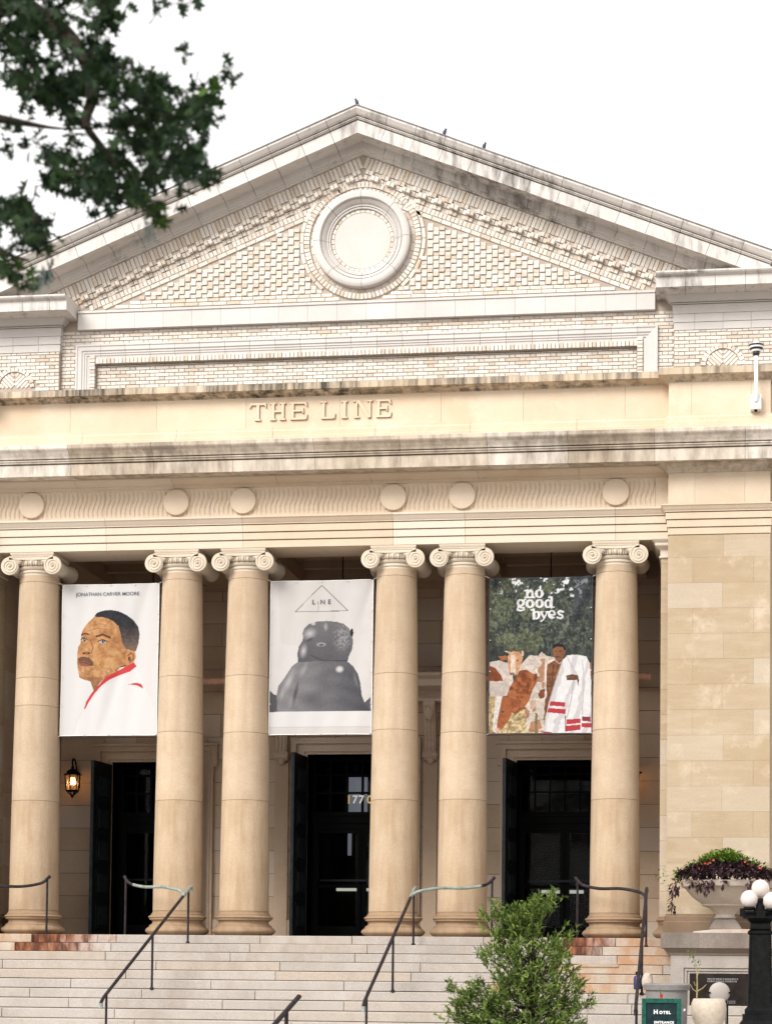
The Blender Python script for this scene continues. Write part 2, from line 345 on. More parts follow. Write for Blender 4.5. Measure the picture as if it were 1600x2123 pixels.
# columns
def column_parts():
    lo = [(.47, 0.0)]+[(.47+.078*math.sin(math.pi*t/10), .005+.15*t/10) for t in range(1, 10)]
    prof = lo+[(.48, .158), (.48, .176), (.445, .190), (.428, .215), (.43, .245), (.462, .266), (.478, .270), (.478, .282)]
    prof += [(.46+.042*math.sin(math.pi*t/6), .284+.062*t/6) for t in range(1, 6)]+[(.455, .348), (.455, .366), (.437, .378), (.428, .40), (.425, .42)]
    base = MB().lathe(prof, (0, 0, 0), 56)
    me_b = base.mesh('column_base', M['base'], 'auto')
    cap = MB()
    cap.lathe([(.345, 6.30), (.345, 6.335), (.362, 6.342), (.368, 6.36), (.362, 6.378), (.352, 6.382), (.352, 6.395), (.375, 6.40), (.392, 6.425), (.388, 6.45), (.372, 6.462), (.385, 6.47), (.43, 6.53), (.43, 6.56)], (0, 0, 0), 48)
    for sg in (-1, 1):                                                   # front and back faces
        yf = -.43*sg
        cap.box(-.40, .40, min(yf, yf*.8), max(yf, yf*.8), 6.555, 6.612)
        cap.tube([(-.40, yf, 6.606), (.40, yf, 6.606)], .010, 6); cap.tube([(-.27, yf, 6.556), (0, yf, 6.548), (.27, yf, 6.556)], .010, 6)
        for sx in (-1, 1):
            c = (sx*.389, 0, 6.447)
            cap.lathe([(.0, -.0), (.155, -.0), (.163, .012), (.163, .03)] if sg > 0 else [(.163, -.03), (.163, -.012), (.155, 0), (0., 0.)], (c[0], yf, c[2]), 28, 'y', cap=False)
            sp = []
            for i in range(64):
                a = i/63*2*math.pi*2.6; r = .150-.132*(i/63)**.85
                sp.append((c[0]-sx*r*math.sin(a)*1., yf-.004*sg, c[2]+r*math.cos(a)))
            cap.tube(sp, [.012-.005*i/63 for i in range(64)], 5); cap.ball((c[0], yf-.004*sg, c[2]), .024, 10, 6)
        for k in range(-2, 3):                                           # eggs between the volutes
            w = 1. if abs(k) < 2 else .8
            cap.ball((k*.088, -sg*(.41-.012*k*k), 6.50), .04*w, 10, 6, (.78, .9, 1.35))
            if k < 2: cap.ball((k*.088+.044, -sg*(.415-.012*(k+.5)**2), 6.485), .013, 6, 5, (1, 1, 2.6))
        for sx in (-1, 1):
            for t in range(3): cap.tube([(sx*.27, -sg*.42, 6.54), (sx*(.235-.02*t), -sg*.425, 6.50+.014*t), (sx*(.20-.02*t), -sg*.42, 6.47+.02*t)], [.014, .011, .004], 5)
    for sx in (-1, 1):                                                   # bolsters
        prof = [(.160, -.41), (.150, -.38), (.128, -.26), (.115, -.10), (.122, -.03), (.122, .03), (.115, .10), (.128, .26), (.150, .38), (.160, .41)]
        cap.lathe(prof, (sx*.389, 0, 6.447), 24, 'y')
    cap.box(-.36, .36, -.36, .36, 6.50, 6.60)
    cap.sweep([(-.05, 6.612), (.0, 6.612), (.012, 6.62), (.03, 6.65), (.035, 6.668), (.035, 6.685), (-.05, 6.685)], [(-.36, .36), (-.36, -.36), (.36, -.36), (.36, .36), (-.36, .36)])
    cap.box(-.37, .37, -.37, .37, 6.61, 6.69)
    me_c = cap.mesh('column_capital', M['capital'], 'auto')
    return me_b, me_c
ME_B, ME_C = column_parts()
def shaft_r(z): t = (z-.42)/5.88; return .425-.08*(t**1.6*.9+.1*t)
JZ = {0: (2.33, 4.0, 4.49), 1: (2.33, 3.52, 4.49), 2: (2.33, 3.50, 4.49), 3: (2.33, 3.53, 4.50), 4: (2.33, 3.48, 4.50), 5: (2.33, 3.51, 4.49)}
for i, c in enumerate(CXS):
    colo = link('column', ME_B, B, (c, 0, 0)); ORIGIN[colo.name] = (c, 0, 0)
    def kid(name, me):
        o = bpy.data.objects.new(name, me); COL.objects.link(o); o.parent = colo; return o
    kid('capital', ME_C)
    zs = [.42]+list(JZ[i])+[6.18, 6.305]
    for a, b in zip(zs[:-1], zs[1:]):
        n = max(2, int((b-a)/.35)); pr = [(shaft_r(a)-.005, a+.0015)]+[(shaft_r(a+(b-a)*t/n), a+(b-a)*t/n+(.006 if t == 0 else -.006 if t == n else 0)) for t in range(n+1)]+[(shaft_r(b)-.005, b-.0015)]
        kid('drum', MB().lathe(pr, (0, 0, 0), 56).mesh('drum', M['column_foot' if a < 1 else 'column'], 'auto'))

# portico entablature, in blocks
XE = 5.98
def run(name, prof, mat, x0, x1, step, jit=.1, off=0., gap=.0025):
    xs = cuts(x0, x1, step, jit, off)
    for a, b in zip(xs[:-1], xs[1:]): MB().prism_x(prof, a+gap, b-gap).build(name, mat, B)
def arch_prof(y):
    return [(y+.8, 6.69), (y, 6.69), (y, 6.808), (y+.03, 6.810), (y+.03, 6.826), (y-.02, 6.828), (y-.02, 6.940), (y+.015, 6.942), (y+.015, 6.957), (y-.04, 6.959), (y-.04, 7.070), (y, 7.072), (y, 7.086), (y-.055, 7.088), (y-.055, 7.10), (y-.075, 7.125), (y-.105, 7.17), (y-.125, 7.185), (y-.125, 7.215), (y-.02, 7.235), (y+.8, 7.235)]
for a, b in zip([-XE, -3.75, -1.312, 1.312, 2.55, 5.1], [-3.75, -1.312, 1.312, 2.55, 5.1, XE]):
    MB().prism_x(arch_prof(-.40), a+.0025, b-.0025).build('architrave_block', 'stone', B)
# frieze carved with S-shaped flutes
def frieze_block(x0, x1):
    per = .0835; n = int((x1-x0)/per*8); mz = 14; z0, z1 = 7.236, 7.735; vs = []
    for j in range(mz+1):
        t = j/mz; z = z0+(z1-z0)*t; S = .030*math.sin((t-.5)*2*math.pi*.95); env = min(1, (t-.05)/.06, (.95-t)/.06); env = max(0, env)
        for i in range(n+1):
            x = x0+(x1-x0)*i/n; f = ((x-S)/per) % 1; d = .022*max(0., 1-abs(f-.5)/.24)*env
            vs.append((x, -.405+d, z))
    fs = [(j*(n+1)+i, j*(n+1)+i+1, (j+1)*(n+1)+i+1, (j+1)*(n+1)+i) for j in range(mz) for i in range(n)]
    mb = MB().add(vs, fs); mb.box(x0, x1, -.36, .4, z0, z1); return mb
for a, b in zip([-XE, -3.8, -1.9, 0, 1.9, 3.8], [-3.8, -1.9, 0, 1.9, 3.8, 5.76]): frieze_block(a+.002, b-.002).build('frieze_block', 'carved', B)
MB().box(5.762, XE, -.405, .4, 7.236, 7.735).build('frieze_block', 'carved', B)
for c in CXS:
    MB().lathe([(.0, -.468), (.205, -.468), (.222, -.462), (.227, -.45), (.227, -.37)], (c, 0, 7.497), 40, 'y', cap=False).build('frieze_roundel', 'carved', B, 'auto')
bed = [(.4, 7.735), (-.41, 7.735), (-.44, 7.742), (-.44, 7.765), (-.455, 7.772), (-.455, 7.795), (-.47, 7.80), (-.53, 7.815), (-.59, 7.84), (-.62, 7.868), (-.62, 7.885), (.4, 7.885)]
run('bed_moulding', bed, 'stone', -XE, XE, 1.75)
cor = [(-.3, 7.886), (-.63, 7.886), (-.95, 7.868), (-.975, 7.85), (-1.0, 7.85), (-1.0, 8.045), (-.95, 8.047), (-.95, 8.065), (-1.03, 8.067), (-1.03, 8.085), (-1.045, 8.092), (-1.055, 8.10), (-1.055, 8.115), (-1.01, 8.117), (-1.01, 8.132), (-1.07, 8.134), (-1.085, 8.165), (-1.13, 8.225), (-1.17, 8.262), (-1.18, 8.28), (-1.18, 8.335), (-1.165, 8.345), (-.38, 8.40), (-.3, 8.40)]
run('cornice_block', cor, 'cornice', -8.4, 8.4, 1.42, .06)
# parapet with the carved name
ply = [(.1, 8.40), (-.475, 8.40), (-.475, 8.60), (-.45, 8.615), (-.45, 8.70), (-.425, 8.73), (-.425, 8.772), (.1, 8.772)]
run('parapet_plinth', ply, 'frieze', -XE, XE, 1.73, .05)
xs = cuts(-XE, XE, 1.6, .15)
for a, b in zip(xs[:-1], xs[1:]): MB().box(a+.002, b-.002, -.40, .1, 8.773, 9.299).build('parapet_stone', 'frieze', B)
cop = [(.3, 9.30), (-.405, 9.30), (-.42, 9.308), (-.42, 9.325), (-.46, 9.335), (-.51, 9.355), (-.56, 9.362), (-.61, 9.362), (-.61, 9.47), (-.58, 9.482), (.3, 9.55)]
run('parapet_coping', cop, 'coping', -XE, XE, 1.55, .05)
MB().box(-8.2, 8.2, .1, AWY+.1, 9.0, 9.26).build('portico_roof', 'lead', B)

def letter(mb, ch, x0, x1, z0, z1, y0, y1, e=0.):
    w, h = x1-x0, z1-z0; st = .046; th = .024; sf = .028
    def bx(a, b, c, d): mb.box(a-e, b+e, y0, y1, c-e, d+e)
    def pr(P):
        cx, cz = sum(p[0] for p in P)/len(P), sum(p[1] for p in P)/len(P)
        mb.prism_y([(x+e*1.3*(1 if x > cx else -1), z+e*.6*(1 if z > cz else -1)) for x, z in P], y0-.0015, y1)
    def stem(xc, lo=z0, hi=z1, sw=.062):
        bx(xc-st/2, xc+st/2, lo+th, hi-th)
        for z in (lo, hi-th): bx(xc-st/2-sf, xc+st/2+sf, z, z+th)
    if ch == 'T':
        xc = (x0+x1)/2; bx(xc-st/2, xc+st/2, z0+th, z1-.034); bx(xc-st/2-sf, xc+st/2+sf, z0, z0+th); bx(x0, x1, z1-.034, z1)
        for sx, q in ((1, x0), (-1, x1)): pr([(q, z1-.034), (q+sx*.028, z1-.034), (q-sx*.006, z1-.09)][::sx])
    elif ch == 'H':
        for xc in (x0+st/2+sf, x1-st/2-sf): stem(xc)
        bx(x0+st+sf, x1-st-sf, (z0+z1)/2-.014, (z0+z1)/2+.014)
    elif ch in 'EL':
        xc = x0+st/2+sf*.5; bx(xc-st/2, xc+st/2, z0+.03, z1-.03); bx(x0, x1-.03, z0, z0+.03)
        pr([(x1-.055, z0+.03), (x1-.012, z0), (x1, z0+.085), (x1-.01, z0+.085)])
        if ch == 'E':
            bx(x0, x1-.035, z1-.03, z1); pr([(x1-.06, z1-.03), (x1-.012, z1-.082), (x1-.004, z1-.082), (x1-.016, z1)])
            bx(xc+st/2, x1-.085, (z0+z1)/2-.012, (z0+z1)/2+.014); bx(x1-.085, x1-.068, (z0+z1)/2-.045, (z0+z1)/2+.048)
        else: bx(xc-st/2-sf, xc+st/2+sf, z1-th, z1)
    elif ch == 'I': stem((x0+x1)/2)
    elif ch == 'N':
        bx(x0+.03, x0+.055, z0+th, z1); bx(x0, x0+.09, z0, z0+th); bx(x1-.055, x1-.03, z0, z1-th); bx(x1-.09, x1, z1-th, z1); bx(x0-.01, x0+.06, z1-th, z1)
        pr([(x0+.03, z1), (x0+.09, z1), (x1-.03, z0), (x1-.085, z0)][::-1])
for ch, a, b in (('T', 518, 551), ('H', 560, 592), ('E', 602, 637), ('L', 666, 695), ('I', 706, 722), ('N', 734, 772), ('E', 780, 811)):
    xa, xb = at_y(a, 852, -.43)[0], at_y(b, 852, -.43)[0]
    mb = MB(); letter(mb, ch, xa, xb, 8.892, 9.196, -.436, -.395); lo = mb.build('carved_letter', 'frieze', B)
    mb = MB(); letter(mb, ch, xa, xb, 8.892, 9.196, -.4025, -.396, .006); mb.build('letter_outline', 'letter_outline', lo)  # darker outline showing round each letter

# end piers with ashlar, mirrored
for sg in (-1, 1):
    def X(a, b): return (a, b) if sg > 0 else (-b, -a)
    x0, x1 = X(5.98, 7.66); YP = -.65
    core = MB(); core.box(x0+.05, x1-.05, -.55, 3.4, -.003, 9.25); core.build('pier_core', 'mortar', B)
    z = .40; r = 0
    while z < 6.67:
        h = min(.4225, 6.69-z)
        xs = [5.98, 6.39, 7.39, 7.66] if r % 2 else [5.98, 6.88, 7.66]
        if r % 4 == 2: xs = [5.98, 6.90, 7.66]
        for a, b in zip(xs[:-1], xs[1:]):
            a2, b2 = X(a, b); pr = rnd.uniform(-.0015, .0015)
            MB().box(a2+.001, b2-.001, YP+pr, -.5, z+.001, z+h-.001).build('ashlar_block', 'pier', B)
        z += .4225; r += 1
    path = [(x0, .2), (x0, YP), (x1, YP), (x1, .2)]
    MB().sweep([(-.3, 0), (.05, 0), (.05, .27), (.03, .285), (.03, .36), (.012, .372), (.012, .398), (-.3, .398)], path).build('pier_base', 'plinth', B)
    MB().sweep([(-.3, 6.69), (-.03, 6.69), (-.03, 6.703), (0.005, 6.705), (0.005, 6.810), (-.03, 6.812), (-.03, 6.826), (.02, 6.828), (.02, 6.940), (-.015, 6.942), (-.015, 6.956), (.04, 6.958), (.04, 7.060), (.0, 7.062), (.0, 7.075), (.055, 7.077), (.055, 7.09), (.075, 7.115), (.10, 7.16), (.115, 7.17), (.115, 7.19), (.02, 7.21), (-.3, 7.21)], path).build('pier_architrave', 'stone', B)
    for a, b in ((5.98, 6.42), (6.42, 7.24), (7.24, 7.66)):
        a2, b2 = X(a, b); MB().box(a2+.0015, b2-.0015, YP, -.3, 7.212, 7.735).build('pier_frieze_block', 'stone', B)
    MB().sweep([(-.3, 7.736), (.01, 7.736), (.03, 7.742), (.03, 7.762), (.045, 7.768), (.05, 7.79), (.09, 7.82), (.14, 7.845), (.16, 7.866), (.16, 7.884), (-.3, 7.884)], path).build('pier_bed_moulding', 'cornice', B)
    MB().sweep([(-.3, 8.401), (.06, 8.401), (.06, 8.58), (.04, 8.595), (.04, 8.66), (.01, 8.69), (.01, 8.71), (-.3, 8.71)], path).build('pier_plinth', 'frieze', B)
    for a, b in ((5.98, 6.36), (6.36, 7.34), (7.34, 7.66)):
        a2, b2 = X(a, b); MB().box(a2+.0015, b2-.0015, YP, -.3, 8.712, 9.262).build('pier_parapet_stone', 'frieze', B)
    MB().sweep([(-.3, 9.263), (.01, 9.263), (.02, 9.27), (.02, 9.285), (.05, 9.30), (.09, 9.33), (.13, 9.342), (.17, 9.345), (.17, 9.455), (.14, 9.467), (-.3, 9.54)], path).build('pier_coping', 'coping', B)
    # wall that recedes beyond the pier, and the porch's end wall with its anta
    a2, b2 = X(7.62, 8.3); MB().box(a2, b2, -.3, 9, -.003, 7.88).build('flank_wall', 'stone', B); MB().box(a2, b2, -.3, .3, 8.39, 9.3).build('flank_parapet', 'frieze', B)
    a2, b2 = X(5.90, 6.10); MB().box(a2, b2, .36, 3.3, 0, 7.2).build('porch_end_wall', 'core', B)
    for r in range(15):
        ys = [-.02+.4, 1.4, 2.4, 3.19] if r % 2 else [.4, 1.9, 3.19]
        for a, b in zip(ys[:-1], ys[1:]):
            a2, b2 = X(5.875, 5.92); MB().box(a2, b2, a+.002, b-.002, .36+r*.44+.002, min(7.0, .36+(r+1)*.44-.002)).build('end_wall_block', 'wall', B)
    a2, b2 = X(5.862, 6.06); zz = [.36]+[.36+.4225*k for k in range(1, 15)]+[6.36]
    for za, zb in zip(zz[:-1], zz[1:]):
        if zb-za > .02: MB().box(a2, b2, -.40, .38, za+.0015, zb-.0015).build('anta_block', 'pier', B)
    pth = [(a2, .38), (a2, -.40), (b2, -.40), (b2, .38)]
    MB().sweep([(-.08, 6.362), (.012, 6.362), (.03, 6.375), (.03, 6.40), (.012, 6.41), (.012, 6.50), (.03, 6.515), (.09, 6.56), (.10, 6.575), (.10, 6.61), (.14, 6.65), (.15, 6.665), (.15, 6.688), (-.08, 6.688)], pth).build('anta_capital', 'capital', B)
    pf = [(-.08, 0.0)]+[(.05+.06*math.sin(math.pi*t/8), .005+.15*t/8) for t in range(9)]+[(.035, .165), (.015, .21), (.03, .265)]+[(.03+.03*math.sin(math.pi*t/5), .28+.05*t/5) for t in range(6)]+[(.01, .357), (-.08, .357)]
    MB().sweep(pf, pth).build('anta_base', 'base', B)

# porch ceiling with cross beams
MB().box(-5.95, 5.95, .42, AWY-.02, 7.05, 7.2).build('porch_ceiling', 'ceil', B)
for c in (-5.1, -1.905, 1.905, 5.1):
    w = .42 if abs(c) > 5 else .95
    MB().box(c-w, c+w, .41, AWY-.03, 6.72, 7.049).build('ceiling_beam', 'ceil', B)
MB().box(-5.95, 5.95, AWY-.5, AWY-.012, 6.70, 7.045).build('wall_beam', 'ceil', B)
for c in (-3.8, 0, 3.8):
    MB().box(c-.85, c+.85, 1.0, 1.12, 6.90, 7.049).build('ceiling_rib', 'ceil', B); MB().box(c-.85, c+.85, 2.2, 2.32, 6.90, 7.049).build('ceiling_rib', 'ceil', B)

# porch wall of coursed blocks round three doorways
DOORS = [(-3.95, .87, 3.40), (0., .95, 3.53), (3.95, .87, 3.40)]
for a, b in ((-5.98, -3.95-.87), (-3.95+.87, -.95), (.95, 3.95-.87), (3.95+.87, 5.98)): MB().box(a, b, AWY+.03, AWY+.4, 0, 7.2).build('wall_core', 'core', B)
for c, hw, zt in DOORS: MB().box(c-hw, c+hw, AWY+.03, AWY+.4, zt, 7.2).build('wall_core', 'core', B)
r = 0; z = .36
while z < 6.9:
    z2 = min(z+.44, 6.95); holes = [(c-hw-.16, c+hw+.16) for c, hw, zt in DOORS if z < zt+.2]
    spans = []; x = -5.87
    for a, b in holes: spans.append((x, a)); x = b
    spans.append((x, 5.87))
    for a, b in spans:
        n = max(1, round((b-a)/1.08)); xs = [a+(b-a)*k/n for k in range(n+1)]
        if r % 2 and n > 1: xs = [a]+[a+(b-a)*(k+.5)/n for k in range(n)]+[b]
        for p, q in zip(xs[:-1], xs[1:]):
            MB().box(p+.0045, q-.0045, AWY+rnd.uniform(-.003, .003), AWY+.06, z+.005, z2-.005).build('wall_block', 'wall', B)
    z += .44; r += 1
for a, b in ((-5.87, -4.98), (-2.9, -1.12), (1.12, 2.9), (4.98, 5.87)): MB().box(a, b, AWY-.05, AWY+.05, 0, .357).build('wall_plinth', 'wall', B)
for c, hw, zt in DOORS:                                                 # stones over the door heads
    for a, b in ((c-hw-.157, c-.4), (c-.4, c+.4), (c+.4, c+hw+.157)): MB().box(a+.003, b-.003, AWY+.001, AWY+.06, zt+.2, 3.875).build('lintel_block', 'wall', B)
def casing(c, hw, zt, w, ear):
    mb = MB(); ya = AWY-.07
    for (o, i, y) in ((w, w-.05, ya-.03), (w-.05, w-.10, ya-.05), (w-.10, .05, ya), (.05, 0, ya+.03)):
        mb.box(c-hw-o, c+hw+o, y, AWY+.2, zt+i, zt+o)
        for sx in (-1, 1):
            xa, xb = sorted((c+sx*(hw+o), c+sx*(hw+i))); mb.box(xa, xb, y, AWY+.2, 0, zt+i)
    if ear:
        for sx in (-1, 1):
            xa, xb = sorted((c+sx*(hw+w+.001), c+sx*(hw+w+.07))); mb.box(xa, xb, ya-.025, AWY+.02, zt-.10, zt+w)
        mb.box(c-hw-w-.09, c+hw+w+.09, ya-.06, AWY+.02, zt+w+.001, zt+w+.05)
    return mb
for c, hw, zt in DOORS:
    casing(c, hw, zt, .30, abs(c) > 1).build('door_casing', 'wall', B)
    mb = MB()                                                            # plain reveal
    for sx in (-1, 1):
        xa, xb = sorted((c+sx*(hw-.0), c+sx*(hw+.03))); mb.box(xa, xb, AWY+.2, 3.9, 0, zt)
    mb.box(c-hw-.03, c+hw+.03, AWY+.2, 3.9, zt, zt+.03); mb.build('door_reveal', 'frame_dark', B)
# hood on consoles over the middle doorway
MB().prism_x([(AWY+.02, 4.50), (AWY-.30, 4.50), (AWY-.30, 4.56), (AWY-.36, 4.60), (AWY-.36, 4.70), (AWY-.62, 4.74), (AWY-.62, 4.86), (AWY-.70, 4.92), (AWY-.70, 4.98), (AWY+.02, 5.06)], -1.72, 1.72).build('door_hood', 'wall', B)
for sx in (-1, 1):
    mb = MB(); xc = sx*1.44; pr = [(AWY+.02, 3.40), (AWY-.10, 3.40), (AWY-.15, 3.47), (AWY-.17, 3.56), (AWY-.13, 3.64), (AWY-.12, 3.74), (AWY-.16, 3.95), (AWY-.22, 4.15), (AWY-.30, 4.30), (AWY-.34, 4.42), (AWY-.34, 4.498), (AWY+.02, 4.498)]
    mb.prism_x(pr, xc-.11, xc+.11)
    for k in (-.07, 0, .07): mb.tube([(xc+k, y-.004, z) for y, z in pr[2:10]], [.022]*3+[.018]*5, 6)
    mb.lathe([(.08, -.135), (.085, .135)], (xc, AWY-.11, 3.50), 14, 'x'); mb.lathe([(.03, -.15), (.03, .15)], (xc, AWY-.11, 3.50), 10, 'x')
    mb.ball((xc, AWY-.10, 3.40), .07, 10, 8, (1.1, .9, 1.1)); mb.ball((xc, AWY-.30, 4.28), .085, 10, 8, (1.1, .6, 1.6))
    mb.build('door_console', 'wall', B)
    MB().box(xc-.13, xc+.13, AWY-.065, AWY+.02, 0, 3.36).build('door_pilaster', 'wall', B)
# door leaves folded back, with raised panels
for c, hw, zt in DOORS:
    for sx in (-1, 1):
        h0 = np.array([c+sx*(hw-.02), AWY-.07]); h1 = np.array([c+sx*(hw+(.04 if c < 1 else .10)), AWY-.90]) if sx < 0 else np.array([c+sx*(hw-.03), AWY-.55])
        d = h1-h0; L = np.linalg.norm(d); d /= L; nrm = np.array([d[1], -d[0]])*sx*-1; T = .07; zz = zt-.06
        def sl_box(s0, s1, t0, t1, za, zb):
            P = [h0+d*s0+nrm*t0, h0+d*s1+nrm*t0, h0+d*s1+nrm*t1, h0+d*s0+nrm*t1]; mb = MB()
            mb.add([(p[0], p[1], za) for p in P]+[(p[0], p[1], zb) for p in P], [(0, 3, 2, 1), (4, 5, 6, 7), (0, 1, 5, 4), (1, 2, 6, 5), (2, 3, 7, 6), (3, 0, 4, 7)]); return mb
        leaf = sl_box(0, L, 0, T, .02, zz).build('door_leaf', 'door', B)
        sl_box(L, L+.012, .008, T-.008, .02, zz).build('leaf_edge', 'dooredge', leaf)
        npn = 5; ph = (zz-.25)/npn
        for k in range(npn):
            za = .16+k*ph; sl_box(.14, L-.14, -.018, -.001, za, za+ph-.13).build('panel', 'door', leaf); sl_box(.20, L-.20, -.034, -.0185, za+.07, za+ph-.20).build('panel', 'dooredge', leaf)
# dark hall behind, with inner glazed doors
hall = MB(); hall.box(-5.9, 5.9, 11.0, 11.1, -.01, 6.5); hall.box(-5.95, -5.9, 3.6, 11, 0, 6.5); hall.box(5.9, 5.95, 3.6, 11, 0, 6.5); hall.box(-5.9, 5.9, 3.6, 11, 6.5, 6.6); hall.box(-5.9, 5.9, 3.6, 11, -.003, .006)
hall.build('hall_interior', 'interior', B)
for c, hw, zt in DOORS:
    Y = 3.85; fr = MB(); zt2 = 2.42
    fr.box(c-hw, c+hw, Y-.05, Y+.05, zt2-.28, zt2-.16); fr.box(c-hw, c+hw, Y-.09, Y+.05, zt2-.16, zt2-.02); fr.box(c-hw, c+hw, Y-.12, Y+.05, zt2-.02, zt2+.05)
    for k in range(7): x = c-hw+2*hw*k/6; fr.box(x-.022, x+.022, Y-.03, Y+.03, zt2+.05, zt)
    for z in (2.85, 3.2, zt-.04): fr.box(c-hw, c+hw, Y-.026, Y+.026, z-.02, z+.02)
    for x in (c-hw+.05, c-.04, c+.04, c+hw-.05): fr.box(x-.05, x+.05, Y-.04, Y+.04, 0, zt2-.28)
    fr.box(c-hw, c+hw, Y-.036, Y+.036, 0, .25); fr.box(c-hw, c+hw, Y-.036, Y+.036, 1.0, 1.06); fr.box(c-hw, c+hw, Y-.036, Y+.036, zt2-.36, zt2-.285)
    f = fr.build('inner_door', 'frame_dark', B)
    MB().box(c-hw+.02, c+hw-.02, Y-.002, Y+.002, .05, zt-.02).build('glass_pane', 'glass', f)
    MB().box(c-hw+.15, c+hw-.15, Y-.10, Y-.075, 1.12, 1.16).build('push_bar', 'door', f)
for (pa, ra, pb, rb, mt) in ((723, 1612, 760, 1686, 'pane_glow'), (721, 1726, 727, 1774, 'pane_glow'), (697, 1842, 763, 1848, 'bar_glow'), (1122, 1846, 1209, 1853, 'bar_glow'), (285, 1840, 308, 1844, 'bar_glow')):  # added glowing panels that stand in for bright panes and bars in the doorways
    p, q = at_y(pa, ra, 10.9), at_y(pb, rb, 10.9); MB().box(p[0], q[0], 10.9, 10.98, q[2], p[2]).build('glow_panel', mt, B)
# house number on the fanlight
for ch, px in (('1', 723), ('7', 735.5), ('7', 748.5), ('0', 766)):
    me = text_mesh(ch, .22, .006); p = at_y(px, 1666, 3.78); me.materials.append(M['gold' if ch in '10' else 'silver'])
    link('house_numeral', me, B, (p[0], 3.78, p[2]), (math.pi/2, 0, 0))

# ------------------------------------------------------------------ brick gable
SL = .40; AL = math.atan(SL); CA, SA = math.cos(AL), math.sin(AL)
GW = MB(); GW.prism_y([(-8.3, 9.0), (8.3, 9.0), (8.3, 15.3-.4*8.3), (0, 15.3), (-8.3, 15.3-.4*8.3)], AWY+.012, AWY+.35)
GW = MB(); iz0 = 11.632-.27-.115; ix0 = 5.69-.27-.125
GW.prism_y([(-8.3, iz0), (8.3, iz0), (8.3, 15.3-.4*8.3), (0, 15.3), (-8.3, 15.3-.4*8.3)], AWY+.012, AWY+.35); GW.box(-8.3, -ix0, AWY+.012, AWY+.35, 9.0, iz0-.001); GW.box(ix0, 8.3, AWY+.012, AWY+.35, 9.0, iz0-.001); GW.box(-ix0+.001, ix0-.001, AWY+.085, AWY+.35, 9.0, iz0-.001)
GW = GW.build('gable_wall', 'mortar', B)
BR = MB()                                                                # bricks beyond the few hundred largest, one mesh
SINGLE = []                                                              # (priority, size, location, rotation) for single bricks
J = .0115
def brick_me(w, h, d, cache={}):
    k = (round(w, 3), round(h, 3), round(d, 3))
    if k not in cache:
        mb = MB(); a, b, e = k[0]/2, k[1]/2, .004
        mb.add([(-a, 0, -b), (a, 0, -b), (a, 0, b), (-a, 0, b), (-a, -k[2]+e, -b), (a, -k[2]+e, -b), (a, -k[2]+e, b), (-a, -k[2]+e, b), (-a+e, -k[2], -b+e), (a-e, -k[2], -b+e), (a-e, -k[2], b-e), (-a+e, -k[2], b-e)],
               [(0, 1, 5, 4), (1, 2, 6, 5), (2, 3, 7, 6), (3, 0, 4, 7), (4, 5, 9, 8), (5, 6, 10, 9), (6, 7, 11, 10), (7, 4, 8, 11), (8, 9, 10, 11)])
        cache[k] = (mb, mb.mesh('brick', M['brick']))
    return cache[k]
def brick(x, z, w, h, proud=.012, rot=0., single=False, y=AWY+.012):
    w -= J; h -= J; x += rnd.uniform(-.002, .002); z += rnd.uniform(-.0015, .0015); proud += .008+rnd.uniform(-.003, .003); mb, me = brick_me(w, h, round(proud, 3))
    if single: SINGLE.append((me, (x, y, z), rot)); return
    c, s = math.cos(rot), math.sin(rot)
    BR.add([(x+vx*c+vz*s, y+vy, z-vx*s+vz*c) for vx, vy, vz in mb.v], mb.f)
def flemish(xa, xb, za, zb, ch=.0715, y=AWY+.012, single=0, holes=None):
    st, hd = .282, .112; z = za; r = 0
    while z < zb-.02:
        h = min(ch, zb-z); x = xa-(0 if r % 2 else (st+hd)/2); k = r % 2 == 0; seq = 0
        while x < xb-.01:
            w = st if seq % 2 == 0 else hd; a, b = max(x, xa), min(x+w, xb); x += w; seq += 1
            if b-a < .03 or (holes and holes((a+b)/2, z+h/2)): continue
            brick((a+b)/2, z+h/2, b-a, h, single=(single and b-a > .25), y=y)
        z += ch; r += 1
ZB0, ZB1, ZP = 11.915, 12.335, 11.632                                    # terracotta band, top of the panel frame
FX = 5.69
flemish(-6.0, 6.0, ZP, ZB0, single=1)
for sx in (-1, 1): flemish(*sorted((sx*FX, sx*6.0)), 10.35, ZP)
ix, iz = FX-.27-.125, ZP-.27-.115
flemish(-ix, ix, 10.35, iz, y=AWY+.085, single=1)
x = -ix
while x < ix: brick(x+.039, iz+.058, .078, .112, .03, y=AWY); x += .078
for sx in (-1, 1):
    z = 10.35; xm = sx*(ix+.062)
    while z < iz+.11: brick(xm, z+.036, .115, .0715, .03, y=AWY); z += .0715
